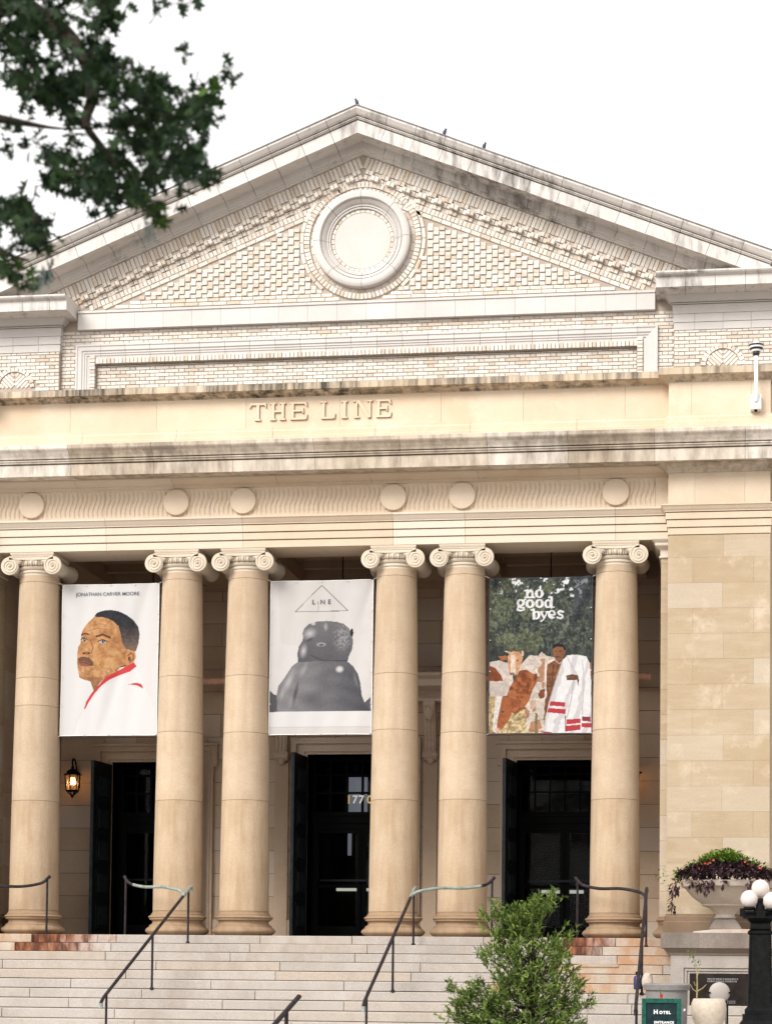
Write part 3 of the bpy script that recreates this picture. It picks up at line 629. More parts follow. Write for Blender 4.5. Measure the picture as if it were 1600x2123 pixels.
# panel frame in terracotta lengths
fprof = [(0, 0), (0, .09), (.035, .09), (.05, .075), (.12, .075), (.14, .055), (.17, .055), (.18, .04), (.21, .04), (.225, .025), (.27, .02), (.27, 0)]   # (inwards, proud)
xs = cuts(-FX, FX, .50)
for a, b in zip(xs[:-1], xs[1:]):
    mb = MB(); pr = [(AWY+.02-p, ZP-i) for i, p in fprof]
    n = len(pr); vs = []
    for xx in (a, b):
        for (y, z), (i, p) in zip(pr, fprof):
            x2 = xx
            if xx == -FX: x2 = -FX+i
            elif xx == FX: x2 = FX-i
            else: x2 = xx+(.003 if xx == a else -.003)
            vs.append((x2, y, z))
    mb.add(vs, [(i, (i+1) % n, n+(i+1) % n, n+i) for i in range(n)]+[tuple(range(n))[::-1], tuple(range(n, 2*n))]); mb.build('frame_length', 'terra', B)
for sx in (-1, 1):
    zs = [ZP-.0, 11.1, 10.6, 10.3]
    for za, zb in zip(zs[1:], zs[:-1]):
        mb = MB(); n = len(fprof); vs = []
        for zz, top in ((za, 0), (zb, zb == ZP)):
            for i, p in fprof: vs.append((sx*(FX-i), AWY+.02-p, (ZP-i) if top else zz))
        mb.add(vs, [(i, (i+1) % n, n+(i+1) % n, n+i) for i in range(n)]+[tuple(range(n))[::-1], tuple(range(n, 2*n))]); mb.build('frame_length', 'terra', B)
# terracotta band
bx_ = 5.64; xs = cuts(-bx_, bx_, .575)
for a, b in zip(xs[:-1], xs[1:]):
    MB().prism_x([(AWY+.05, ZB0), (AWY-.105, ZB0), (AWY-.105, ZB0+.315), (AWY-.125, ZB0+.32), (AWY-.125, ZB0+.36), (AWY-.05, ZB0+.395), (AWY+.05, ZB0+.42)], a+.002, b-.002).build('band_panel', 'terra', B)
# courses at the foot of the tympanum, then the checkered headers
def rake_z(x, z0): return z0-SL*abs(x)
Z_RUN, MC, MR = 14.375, (0, 13.50), 1.20
def inside(x, z, pad=0): return z < rake_z(x, Z_RUN)-pad and (x-MC[0])**2+(z-MC[1])**2 > (MR+(.02 if abs(z-MC[1]) > .9 else .06))**2
for r in range(2):
    z = ZB1+.005+r*.076; x = -5.2+.1*r
    while x < 5.2:
        if inside(x+.14, z+.05, .03): brick(x+.14, z+.038, .225 if r else .28, .075)
        x += .225 if r else .28
z = ZB1+.16; r = 0
while z < 14.3:
    x = -5.0; k = 0
    while x < 5.0:
        if inside(x+.057, z+.04, .05): brick(x+.057, z+.0405, .114, .081, .034 if (k+r) % 2 else .009)
        x += .114; k += 1
    z += .081; r += 1
# raking courses
def rake_brick(side, s, v0, w, h, proud, single=False):                  # s along the slope from the apex, v0 = perpendicular distance below the soffit line
    x0, z0 = 0., 15.18
    s_ = s+w/2; v = v0+h/2
    x = side*(s_*CA-v*SA); z = z0-s_*SA-v*CA
    if abs(x) > 6.35 or z < ZB1+.02 or side*x < w*.3: return
    brick(x, z, w, h, proud, rot=side*AL, single=single)
for side in (-1, 1):
    n = 0; s = 0.
    while s < 7.2:
        w = .0835
        rake_brick(side, s, .0, w, .235, .020, single=True)
        u = n % 4
        rake_brick(side, s, .238, w, .098, (-.004, -.004, .05, .05)[u])
        rake_brick(side, s, .338, w, .098, (.12, .12, .03, .03)[u])
        rake_brick(side, s, .438, w, .092, (.008, .008, .045, .045)[(u+1) % 4] if False else (.035, .035, -.004, -.004)[u])
        rake_brick(side, s, .534, w, .118, .014)
        s += w; n += 1
    s = .3
    while s < 7.2: rake_brick(side, s, .655, .205, .085, .018); s += .205
# brick rings round the medallion
def ring(r0, r1, n, proud, y=AWY+.012):
    for k in range(n):
        a = 2*math.pi*k/n; rm = (r0+r1)/2
        brick(MC[0]+rm*math.cos(a), MC[1]+rm*math.sin(a), 2*math.pi*rm/n, r1-r0, proud, rot=math.pi/2-a, y=y)
ring(.945, 1.03, 40, -.004); ring(1.035, 1.155, 88, .035)
for k in range(36):
    a = 2*math.pi*(k+.5)/36
    if abs(math.sin(a)) < .80: brick(1.197*math.cos(a)+MC[0], 1.197*math.sin(a)+MC[1], 2*math.pi*1.197/36, .08, .02, rot=math.pi/2-a)
ring(.548, .618, 36, .004, AWY+.012)
# attic piers with blind arch of brick
for sg in (-1, 1):
    PX = sg*6.93; YA = 3.10; path = [(sg*6.93-.93, AWY+.1), (sg*6.93-.93, YA), (sg*6.93+.93, YA), (sg*6.93+.93, AWY+.1)]
    MB().box(PX-.93, PX+.93, YA+.012, AWY+.2, 9.1, 12.3).build('attic_pier', 'mortar', B)
    AR = (PX-.02*sg, 10.80)
    flemish(PX-.93, PX+.93, 10.44, 11.49, y=YA+.012, holes=lambda x, z: (x-AR[0])**2+(z-AR[1])**2 < .40**2 and z > 10.78 or (z <= 10.78 and abs(x-AR[0]) < .4))
    for k in range(14):
        a = math.pi*(k+.5)/14; brick(AR[0]+.365*math.cos(a), AR[1]+.365*math.sin(a), math.pi*.365/14, .10, .02, rot=math.pi/2-a, y=YA+.012)
    for sx in (-1, 1):                                                   # slanted bricks filling the arch
        for k in range(-4, 5):
            o = k*.062+.031; ts = [t for t in np.arange(-.5, .5, .005) if (t*.707+o*.707) > .004 and (t*.707-o*.707) > 0 and math.hypot(t, o) < .312]
            if len(ts) < 9: continue
            t0, t1 = ts[0], ts[-1]; tm = (t0+t1)/2
            brick(AR[0]+sx*(tm*.707+o*.707), AR[1]+tm*.707-o*.707, t1-t0, .062, .004, rot=-sx*math.pi/4, y=YA+.012)
    for (za, zb, o) in ((11.492, 11.636, .012), (11.638, 11.80, .022)):
        xs = [PX-.93-o, PX-.55, PX-.02, PX+.5, PX+.93+o]
        for a, b in zip(xs[:-1], xs[1:]): MB().box(a+.003, b-.003, YA-o, AWY+.1, za+.003, zb-.003).build('pier_band', 'terra', B)
    MB().sweep([(-.1, 11.802), (.03, 11.802), (.03, 11.93), (.045, 11.96), (.01, 11.962), (.01, 11.974), (.06, 11.976), (.06, 11.992), (.03, 11.994), (.03, 12.005), (.08, 12.007), (.08, 12.025), (.10, 12.04), (.14, 12.085), (.17, 12.118), (-.1, 12.118)], path).build('pier_moulding', 'terra', B)
    c0, c1 = (5.66, 8.2) if sg > 0 else (-8.2, -5.66); xs = [c0]+[c0+sg*.0+.55*k for k in range(1, 5)]+[c1]
    for a, b in zip(xs[:-1], xs[1:]):
        MB().prism_x([(AWY+.05, 12.12), (2.62, 12.12), (2.60, 12.112), (2.53, 12.112), (2.53, 12.30), (2.50, 12.31), (2.46, 12.33), (2.44, 12.355), (2.44, 12.385), (AWY+.05, 12.44)], a+.003, b-.003).build('pier_cap', 'terra_old', B)
# medallion
y0 = AWY-.03; mprof = [(.62, y0+.04), (.625, y0+.0), (.655, y0-.005), (.655, y0+.01), (.665, y0+.01), (.665, y0-.02), (.69, y0-.025), (.69, y0-.005), (.70, y0-.005), (.71, y0-.03), (.745, y0-.055), (.775, y0-.09), (.78, y0-.07), (.79, y0-.07), (.795, y0-.10), (.81, y0-.125), (.87, y0-.13), (.92, y0-.122), (.945, y0-.105), (.948, y0+.04)][::-1]
for k in range(8):
    a0 = k*math.pi/4+.02; MB().lathe(mprof, (0, 0, MC[1]), 10, 'y', cap=False, a0=a0+.004, a1=a0+math.pi/4-.004).build('medallion_ring', 'terra', B, 'auto')
MB().lathe([(.0, AWY+.004), (.55, AWY+.004)], (0, 0, MC[1]), 48, 'y', cap=False).build('medallion_disc', 'plaster', B)
# raking cornice in lengths
rp = [(3.34, 15.18), (3.13, 15.18), (3.13, 15.205), (3.09, 15.215), (3.09, 15.235), (3.045, 15.245), (3.045, 15.385), (2.98, 15.40), (2.93, 15.425), (2.90, 15.43), (2.86, 15.405), (2.64, 15.385), (2.63, 15.35), (2.60, 15.345), (2.60, 15.585), (2.67, 15.587), (2.67, 15.607), (2.575, 15.609), (2.575, 15.622), (2.55, 15.63), (2.55, 15.645), (2.61, 15.647), (2.61, 15.664), (2.53, 15.666), (2.50, 15.69), (2.46, 15.745), (2.45, 15.76), (2.45, 15.80), (3.34, 15.86)]
for side in (-1, 1):
    ss = [0.]+[.42+.60*k for k in range(14)]
    for q, (a, b) in enumerate(zip(ss[:-1], ss[1:])):
        n = len(rp); vs = []
        for e, sv in enumerate((a, b)):
            for y, z in rp:
                v = (z-15.18)*CA; s = sv+(.004 if e == 0 else -.004)
                if q == 0 and e == 0: s = -v*SA/CA
                vs.append((side*(s*CA+v*SA), y, 15.18-s*SA+v*CA))
        fs = [(i, (i+1) % n, n+(i+1) % n, n+i) for i in range(n)]+[tuple(range(n))[::-1], tuple(range(n, 2*n))]
        MB().add(vs, fs if side > 0 else [f[::-1] for f in fs]).build('raking_cornice', 'terra_old', B)
    vs = []
    for s in (0, 8.5):
        for y, z in ((2.435, 15.803), (2.435, 15.825), (16, 15.93), (16, 15.86)):
            v = (z-15.18)*CA; s2 = s if s else -v*SA/CA; vs.append((side*(s2*CA+v*SA), y, 15.18-s2*SA+v*CA))
    MB().add(vs, [(0, 1, 5, 4), (1, 2, 6, 5), (2, 3, 7, 6), (3, 0, 4, 7), (0, 3, 2, 1), (4, 5, 6, 7)]).build('roof_slope', 'lead', B)
MB().box(-8.2, 8.2, AWY+.35, 16, 9.0, 12.0).build('rear_block', 'mortar', B)
# single bricks as parts, the rest as one part
rnd2 = random.Random(3)
stretch = [s for s in SINGLE if abs(s[2]) < .01]; sold = [s for s in SINGLE if abs(s[2]) >= .01]
stretch.sort(key=lambda s: (s[1][0]-1.2)**2*.02+abs(s[1][2]-11.5)); keep = stretch[:298]
for me, loc, rot in keep: link('brick', me, GW, loc)
for me, loc, rot in sold: link('soldier_brick', me, GW, loc, (0, rot, 0))
for me, loc, rot in stretch[298:]:
    BR.add([(loc[0]+v.co.x, loc[1]+v.co.y, loc[2]+v.co.z) for v in me.vertices], [tuple(p.vertices) for p in me.polygons])
o = BR.build('brickwork', 'brick', B); o['kind'] = 'stuff'

# ------------------------------------------------------------------ staircase
ST = thing('staircase', 'wide flight of pale granite steps with rust stains below the columns', 'stairs', (0, EDGE, GZ))
def rust_granite():
    k = NT('rusted_granite'); co = k.coord(); col = k.ramp(k.noise(co, 1.6, 6, .6), [(.3, (.42, .38, .345)), (.7, (.48, .44, .40))])
    sx = k.n('ShaderNodeSeparateXYZ'); k.l(co, sx.inputs[0])
    # stain strongest beside the rail posts that bleed rust, fading along the steps
    def fade(x0, x1):
        mr = k.n('ShaderNodeMapRange'); mr.inputs['From Min'].default_value = x0; mr.inputs['From Max'].default_value = x1; mr.inputs['To Min'].default_value = 1.; mr.inputs['To Max'].default_value = 0.; k.l(sx.outputs[0], mr.inputs[0]); return mr.outputs[0]
    near = k.math('MAXIMUM', k.math('MULTIPLY', fade(-4.7, -3.4), k.math('LESS_THAN', sx.outputs[0], 0.)), k.math('MULTIPLY', fade(4.4, 5.4), k.math('GREATER_THAN', sx.outputs[0], 0.)))
    nz = k.noise(k.coord((2.2, 2.2, 1.2)), 1.5, 6, .65)
    col = k.mix(k.ramp(k.math('ADD', nz, k.math('MULTIPLY', near, .42)), [(.48, (0, 0, 0)), (.80, (.95,)*3)]), col, (.30, .10, .032))
    d = k.noise(k.coord((5, 5, 1.2)), 2.0, 5, .6); col = k.mix(k.ramp(k.math('ADD', d, k.math('MULTIPLY', near, .25)), [(.56, (0, 0, 0)), (.76, (.9,)*3)]), col, (.07, .024, .016))
    col = k.mix(1., col, k.ramp(k.noise(co, 90, 3), [(.3, (.8,)*3), (.7, (1.05,)*3)]), 'MULTIPLY'); k.bump(k.noise(co, 40, 4), .3, .008)
    return k.done(col, .85)
M['rust'] = rust_granite()
M['ochre'] = stone('ochre_stained_granite', (.43, .365, .295), (.49, .43, .36), .12, grain=.25, grainscale=90, streak=.75, streak_col=(.36, .17, .065), cover=.52, streak_scale=(2, 2, .8))
rs = random.Random(21)
for n in range(NSTEP):
    yf = EDGE-n*TREAD; zt = -n*RISE; xs = [-8.1]; x = -8.1+rs.uniform(.8, 2.3)
    while x < 7.4: xs.append(x); x += rs.uniform(1.75, 2.7)
    xs.append(8.1)
    if n == 0: xs = [-8.1, -6.6, -4.87, -3.38, -.86, .72, 2.95, 4.28, 5.15, 8.1]
    if n == 1: xs = [-8.1, -6.2, -5.03, -3.35, -.95, 1.05, 2.9, 4.2, 4.95, 8.1]
    for a, b in zip(xs[:-1], xs[1:]):
        mat = 'granite'; mid = (a+b)/2
        if n == 0 and (a == -4.87 or a == 4.28): mat = 'rust'
        elif n == 1 and (a == -5.03 or a == 4.2): mat = 'rust'
        elif mid < -4.9 and n < 3 or (4.2 < mid < 7 and n < 6): mat = 'ochre'
        fy = yf+rs.uniform(-.004, .004)-(.05 if n == 0 and b <= -4.86 else 0)-(.03 if n == 1 and b <= -5.02 else 0)
        y1 = yf+TREAD+.06 if n else EDGE+.37; e = .010; zb = zt-RISE+.004
        dz = rs.uniform(-.002, .002)
        MB().prism_x([(y1, zb), (fy+.03, zb), (fy+.03, zb+.005), (fy, zb+.008), (fy, zt-e+dz), (fy+e, zt+dz), (y1, zt+dz)], a+.0055, b-.0055).build('step_stone', mat, ST)
MB().prism_x([(EDGE+.3, GZ-.1)]+[p for n in range(NSTEP) for p in ((EDGE+.03-(NSTEP-1-n)*TREAD, -(NSTEP-n)*RISE), (EDGE+.03-(NSTEP-1-n)*TREAD, -(NSTEP-1-n)*RISE-.02))]+[(EDGE+.3, -.02)], -8.09, 8.09).build('stair_core', 'core', ST)
# a lifted, split stone on the right-hand steps
MB().prism_x([(EDGE-3*TREAD-.02, -3*RISE-.03), (EDGE-3*TREAD+.1, -3*RISE-.03), (EDGE-3*TREAD+.1, -3*RISE+.02), (EDGE-3*TREAD-.02, -3*RISE+.012)], 4.62, 5.25).build('loose_stone', 'ochre', ST)

# ------------------------------------------------------------------ pedestal at the right end of the stairs
PY = -3.0; px0, px1 = 6.10, 7.9
PD = thing('stair_pedestal', 'grey granite pedestal with moulded cap and dark bronze plaque beside the stairs', 'pedestal', (7.0, -1.9, GZ))
pth = [(px0, -.9), (px0, PY), (px1, PY), (px1, -.9)]
die = MB().box(px0, px1, PY, -.72, GZ, -.29).build('die', 'pedestal', PD)
MB().sweep([(-.2, -.288), (.0, -.288), (.015, -.28), (.02, -.25), (.07, -.215), (.10, -.19), (.10, -.178), (-.2, -.178)], pth).build('cap_moulding', 'pedmould', PD)
for a, b in ((px0-.15, px0+.42), (px0+.42, px0+1.35), (px0+1.35, px1+.15)): MB().box(a+.001, b-.001, PY-.13, -.72, -.177, .055).build('cap_slab', 'pedcap', PD)
MB().prism_y([(6.42, .056), (7.9, .056), (7.9, .10), (7.2, .118), (6.75, .112), (6.45, .08)], PY+.15, -1.0).build('urn_plinth', 'urn', PD)
fr = MB()
fx0, fx1, fz0, fz1 = at_y(1412, 2050, PY)[0], 7.78, at_y(1480, 2098, PY)[2], at_y(1480, 2003, PY)[2]
for k, (o, p) in enumerate(((0, .06), (.045, .04), (.09, .02))):
    fr.box(fx0+o, fx1-o, PY-p, PY+.01, fz1-o-.035, fz1-o); fr.box(fx0+o, fx1-o, PY-p, PY+.01, fz0+o, fz0+o+.035)
    fr.box(fx0+o, fx0+o+.035, PY-p, PY+.01, fz0+o+.035, fz1-o-.035); fr.box(fx1-o-.035, fx1-o, PY-p, PY+.01, fz0+o+.035, fz1-o-.035)
fr.build('panel_frame', 'pedestal', die)
PQ = thing('bronze_plaque', 'dark bronze plaque with two raised lines of lettering on the granite pedestal', 'plaque', (7.0, PY, -.9))
a, b = at_y(1429, 2090, PY-.03), at_y(1561, 2020, PY-.03)
MB().box(a[0], b[0], PY-.03, PY-.011, a[2], b[2]).build('plate', 'plaque', PQ)
for (p0, p1, r0, r1) in ((1466, 1528, 2029.5, 2032), (1466, 1526, 2034, 2037), (1507, 1523, 2076, 2077.5), (1507, 1522, 2079.5, 2081.5)):
    a, b = at_y(p0, r1, PY-.03), at_y(p1, r0, PY-.03); mb = MB(); x = a[0]
    while x < b[0]: mb.box(x, x+rs.uniform(.012, .022), PY-.037, PY-.029, a[2], b[2]); x += .026
    mb.build('raised_lettering', 'plaque_text', PQ)
# the urn
UC = np.array([6.93, -1.75]); UB = .115
UR = thing('stone_urn', 'wide shallow stone urn on the granite pedestal overflowing with plants', 'urn', (UC[0], UC[1], UB))
mb = MB().lathe([(.17, .21), (.15, .225), (.148, .245), (.17, .275), (.235, .34), (.30, .37), (.36, .385), (.37, .40), (.36, .412), (.42, .45), (.52, .53), (.60, .62), (.635, .665), (.66, .675), (.69, .68), (.70, .70), (.70, .765), (.685, .775), (.61, .77), (.58, .70), (0, .68)], (UC[0], UC[1], UB), 48, cap=False)
mb.build('bowl', 'urn', UR, 'auto')
MB().sweep([(-.1, UB), (.02, UB), (.02, UB+.03), (-.02, UB+.10), (-.07, UB+.165), (-.10, UB+.18), (-.15, UB+.18)], [(UC[0]-.23, UC[1]+.23), (UC[0]-.23, UC[1]-.23), (UC[0]+.23, UC[1]-.23), (UC[0]+.23, UC[1]+.23), (UC[0]-.23, UC[1]+.23)]).build('foot', 'pedcap', UR)
MB().lathe([(.10, 0.), (.12, .10), (.12, .17), (.13, .185), (.17, .19), (.17, .212)], (UC[0], UC[1], UB), 24).build('stem', 'pedestal', UR)

def leaf_add(mb, p, d, up, L, W, fold=.25, curl=0.):
    """one folded lance-shaped leaf"""
    d = np.array(d, float); d /= np.linalg.norm(d)+1e-9; s = np.cross(d, up); n_ = np.linalg.norm(s)
    if n_ < 1e-3: s = np.cross(d, [1, .2, .1]); n_ = np.linalg.norm(s)
    s /= n_; u = np.cross(s, d); p = np.array(p, float)
    mid = p+d*L*.5-u*curl*L*.2; tip = p+d*L-u*curl*L
    mb.add([p, mid+s*W+u*W*fold, tip, mid-s*W+u*W*fold, mid-u*W*fold*.3], [(0, 1, 4), (1, 2, 4), (2, 3, 4), (3, 0, 4)])
def rvec(R, s=1.): return np.array([R.gauss(0, s), R.gauss(0, s), R.gauss(0, s)])
R = random.Random(5)
mb = MB(); UT = UB+.77
for i in range(2000):
    a = R.uniform(0, 2*math.pi); rr = .76*math.sqrt(R.random()); h = .08+.18*(1-(rr/.76)**2)+R.uniform(-.05, .07)
    if rr > .72: h -= (rr-.72)*.6
    p = (UC[0]+rr*math.cos(a), UC[1]+rr*math.sin(a), UT+h); d = np.array([math.cos(a), math.sin(a), .25])*.7+rvec(R, .6)
    leaf_add(mb, p, d, (0, 0, 1), R.uniform(.08, .13), R.uniform(.019, .031), .3, R.uniform(0, .5))
for (a, ln, r0) in ((math.radians(183), .46, .80), (math.radians(195), .22, .76), (math.radians(236), .17, .71), (math.radians(246), .20, .71), (math.radians(252), .10, .70), (math.radians(268), .11, .7), (math.radians(300), .13, .71), (math.radians(318), .16, .72), (math.radians(350), .2, .76), (math.radians(5), .3, .78), (math.radians(225), .08, .72)):
    for k in range(int(ln*130)):
        t = R.random(); p = (UC[0]+(r0+R.uniform(-.02, .06))*math.cos(a+R.uniform(-.05, .05)), UC[1]+(r0+R.uniform(-.02, .05))*math.sin(a+R.uniform(-.05, .05)), UT-t*ln)
        d = np.array([math.cos(a)*.6, math.sin(a)*.6, -.5])+rvec(R, .5); leaf_add(mb, p, d, (0, 0, 1), R.uniform(.07, .12), R.uniform(.015, .024), .3, .3)
mb.build('trailing_plant', 'purple'); tag(bpy.data.objects['trailing_plant'], 'dark purple trailing plant spilling over the rim of the stone urn', 'plant')
mb = MB()
for i in range(1300):
    cx_ = R.gauss(-.06, .31); cy_ = R.uniform(-.35, .25); h = .33*math.exp(-(cx_/.56)**2)+R.uniform(-.14, .07)
    d = np.array([R.gauss(0, .5), R.gauss(0, .5), R.uniform(.1, 1)]); leaf_add(mb, (UC[0]+cx_, UC[1]+cy_, UT+.08+h), d, (0, 0, 1), R.uniform(.06, .10), R.uniform(.014, .025), .3, .3)
for (dx, pts) in ((0, [(.03, .16), (.03, .34), (-.02, .44), (-.10, .50), (-.17, .51)]), (0, [(.06, .2), (.075, .38), (.08, .50)]), (0, [(-.05, .2), (-.12, .36), (-.15, .40)])):
    P = [np.array([UC[0]+a, UC[1], UT+b]) for a, b in pts]
    for p, q in zip(P[:-1], P[1:]): leaf_add(mb, p-.02*(q-p), q-p, (0, -1, .2), np.linalg.norm(q-p)*1.15, .016, .2)
fg = mb.build('bedding_plant', 'green'); tag(fg, 'bright green bedding plant with red flowers in the middle of the stone urn', 'plant')
for i in range(16):
    x = R.choice((R.uniform(-.50, -.10), R.uniform(.22, .55))); z = .37-.34*abs(x)+R.uniform(-.06, .03); c = (UC[0]+x, UC[1]-.36+R.uniform(-.1, .1), UT+z)
    fm = MB()
    for k in range(6): a = k*math.pi/3; leaf_add(fm, c, (math.cos(a), -.35, math.sin(a)), (0, -1, 0), .021, .010, .2)
    fm.build('flower', 'red', fg)

# ------------------------------------------------------------------ handrails
def handrail(label, X, bx, px_far=False, verd=True, only_branch=False):
    """sloping bronze rail with posts, and a curved branch to a post on the porch"""
    T = thing('handrail', label, 'handrail', (X, EDGE-2.2, -.9), 'bronze handrails on the granite steps')
    slope = RISE/TREAD
    p_top = np.array([X, -.70, .82]); p_bot = np.array([X, -5.05, -1.0])
    def on(y): t = (y-p_top[1])/(p_bot[1]-p_top[1]); return p_top+(p_bot-p_top)*t
    def stepz(y): return -math.ceil(max(0, (EDGE-y)/TREAD))*RISE if y < EDGE else 0.
    if not only_branch:
        MB().tube([on(-1.15), on(-5.0), p_bot+np.array([0, -.05, -.05]), p_bot+np.array([0, -.06, -.12])], .026, 10).build('rail', 'bronze', T, 'auto')
        MB().tube([on(-1.15), on(-.75), p_top+np.array([0, .04, .0]), p_top+np.array([0, .06, -.06])], .029, 10).build('rail_end', 'verdigris' if verd else 'bronze', T, 'auto')
        mb = MB(); mb.tube([p_bot+np.array([0, -.05, -.06]), p_bot+np.array([0, -.06, -.14])], .03, 8); mb.build('rail_knob', 'verdigris' if verd else 'bronze', T, 'auto')
        for y in (-.82, -2.74, -4.87):
            z0 = stepz(y); MB().tube([(X, y, z0-.01), (X, y, on(y)[2])], .019, 8).build('post', 'bronze', T)
            MB().lathe([(.034, 0), (.034, .025), (.022, .04)], (X, y, z0), 10).build('post_foot', 'bronze', T)
    s = 1 if bx > X else -1; j = on(-1.05); d = abs(bx-X)
    pts = [j, (X+s*.10*d, -1.0, j[2]+.075), (X+s*.36*d, -.85, j[2]+.135), (X+s*.66*d, -.72, j[2]+.14), (X+s*.90*d, -.60, j[2]+.20), (bx-s*.015, -.55, j[2]+.29), (bx+s*.005, -.53, j[2]+.315)]
    c = spline(pts, 8); cut = int(len(c)*.62)
    MB().tube(c[:cut+1], .026, 10).build('branch_rail', 'verdigris' if verd else 'bronze', T, 'auto'); br_ = MB().tube(c[cut:], .026, 10); br_.ball(c[-1], .032, 10, 8); br_.build('branch_rail', 'bronze', T, 'auto')
    MB().tube([(bx-s*.02, -.55, 0), (bx-s*.02, -.55, j[2]+.27)], .019, 8).build('post', 'bronze', T)
    return T
handrail('weathered green-and-bronze handrail branching towards the left-hand doorway, in front of the second column', -2.06, -3.27)
handrail('weathered green-and-bronze handrail branching right across the base of the fifth column', 1.80, 3.10)
handrail('plain dark bronze handrail below the sixth column, next to the granite pedestal', 5.66, 4.49, verd=False)
handrail('plain dark bronze handrail beside the first column, ending next to the lit lantern', -5.85, -4.63, verd=False)
LR = thing('handrail', 'short dark metal handrail end standing at the foot of the steps', 'handrail', (1.4, -8, GZ))
a, b = np.array([1.47, -7.7, -.87]), np.array([1.30, -8.5, -1.26]); MB().tube([a, b, b+(b-a)*.8], .032, 10).build('rail', 'bronze', LR, 'auto')
MB().tube([a+np.array([0, .004, .002])*1, a-(b-a)*.02], .034, 10).build('rail_end', 'copper', LR)
q = a+(b-a)*.45; MB().tube([(q[0], q[1], GZ), q], .026, 8).build('post', 'bronze', LR); q = a+(b-a)*1.7; MB().tube([(q[0], q[1], GZ), q], .026, 8).build('post', 'bronze', LR)

# ------------------------------------------------------------------ banners (printed cloth: colours on a fine sheet)
def pip(px, py, poly):
    P = np.array(poly, float); ins = np.zeros(px.shape, bool); j = len(P)-1
    for i in range(len(P)):
        xi, yi, xj, yj = P[i][0], P[i][1], P[j][0], P[j][1]
        c = ((yi > py) != (yj > py)) & (px < (xj-xi)*(py-yi)/((yj-yi) if abs(yj-yi) > 1e-9 else 1e-9)+xi); ins ^= c; j = i
    return ins
def vnoise(x, y, sc, seed=0):
    r_ = np.random.RandomState(seed); g = r_.rand(64, 64); u, v = x/sc, y/sc; i, j = np.floor(u).astype(int), np.floor(v).astype(int); a, b = u-i, v-j
    a, b = a*a*(3-2*a), b*b*(3-2*b); G = lambda p, q: g[p % 64, q % 64]
    return (G(i, j)*(1-a)+G(i+1, j)*a)*(1-b)+(G(i, j+1)*(1-a)+G(i+1, j+1)*a)*b
def fbm(x, y, sc, seed=0): return sum(vnoise(x, y, sc/2**k, seed+k)*.5**k for k in range(4))/1.875
class Print:
    def __init__(s, quad, nu, nv, bg):
        s.nu, s.nv = nu, nv; U, V = np.meshgrid(np.linspace(0, 1, nu+1), np.linspace(0, 1, nv+1)); s.U, s.V = U, V
        (ax, ay), (bx, by), (cx, cy), (dx, dy) = quad                      # TL TR BR BL
        s.x = (ax*(1-U)+bx*U)*(1-V)+(dx*(1-U)+cx*U)*V; s.y = (ay*(1-U)+by*U)*(1-V)+(dy*(1-U)+cy*U)*V
        s.c = np.ones(s.x.shape+(3,))*np.array(bg, float)
    def put(s, mask, col, a=1.):
        w = (mask.astype(float)*a)[..., None]; s.c = s.c*(1-w)+np.array(col, float)*w
    def poly(s, pts, col, a=1.): s.put(pip(s.x, s.y, pts), col, a)
    def ell(s, cx, cy, rx, ry, col, a=1., soft=0., ang=0.):
        dx, dy = s.x-cx, s.y-cy; c, n = math.cos(ang), math.sin(ang); d = np.sqrt(((dx*c+dy*n)/rx)**2+((-dx*n+dy*c)/ry)**2)
        s.put(np.clip((1-d)/max(soft, .02), 0, 1) if soft else (d < 1), col, a)
    def line(s, pts, w, col, a=1.):
        m = np.zeros(s.x.shape, bool)
        for (x0, y0), (x1, y1) in zip(pts[:-1], pts[1:]):
            L = (x1-x0)**2+(y1-y0)**2+1e-9; t = np.clip(((s.x-x0)*(x1-x0)+(s.y-y0)*(y1-y0))/L, 0, 1); m |= (s.x-x0-t*(x1-x0))**2+(s.y-y0-t*(y1-y0))**2 < (w/2)**2
        s.put(m, col, a)
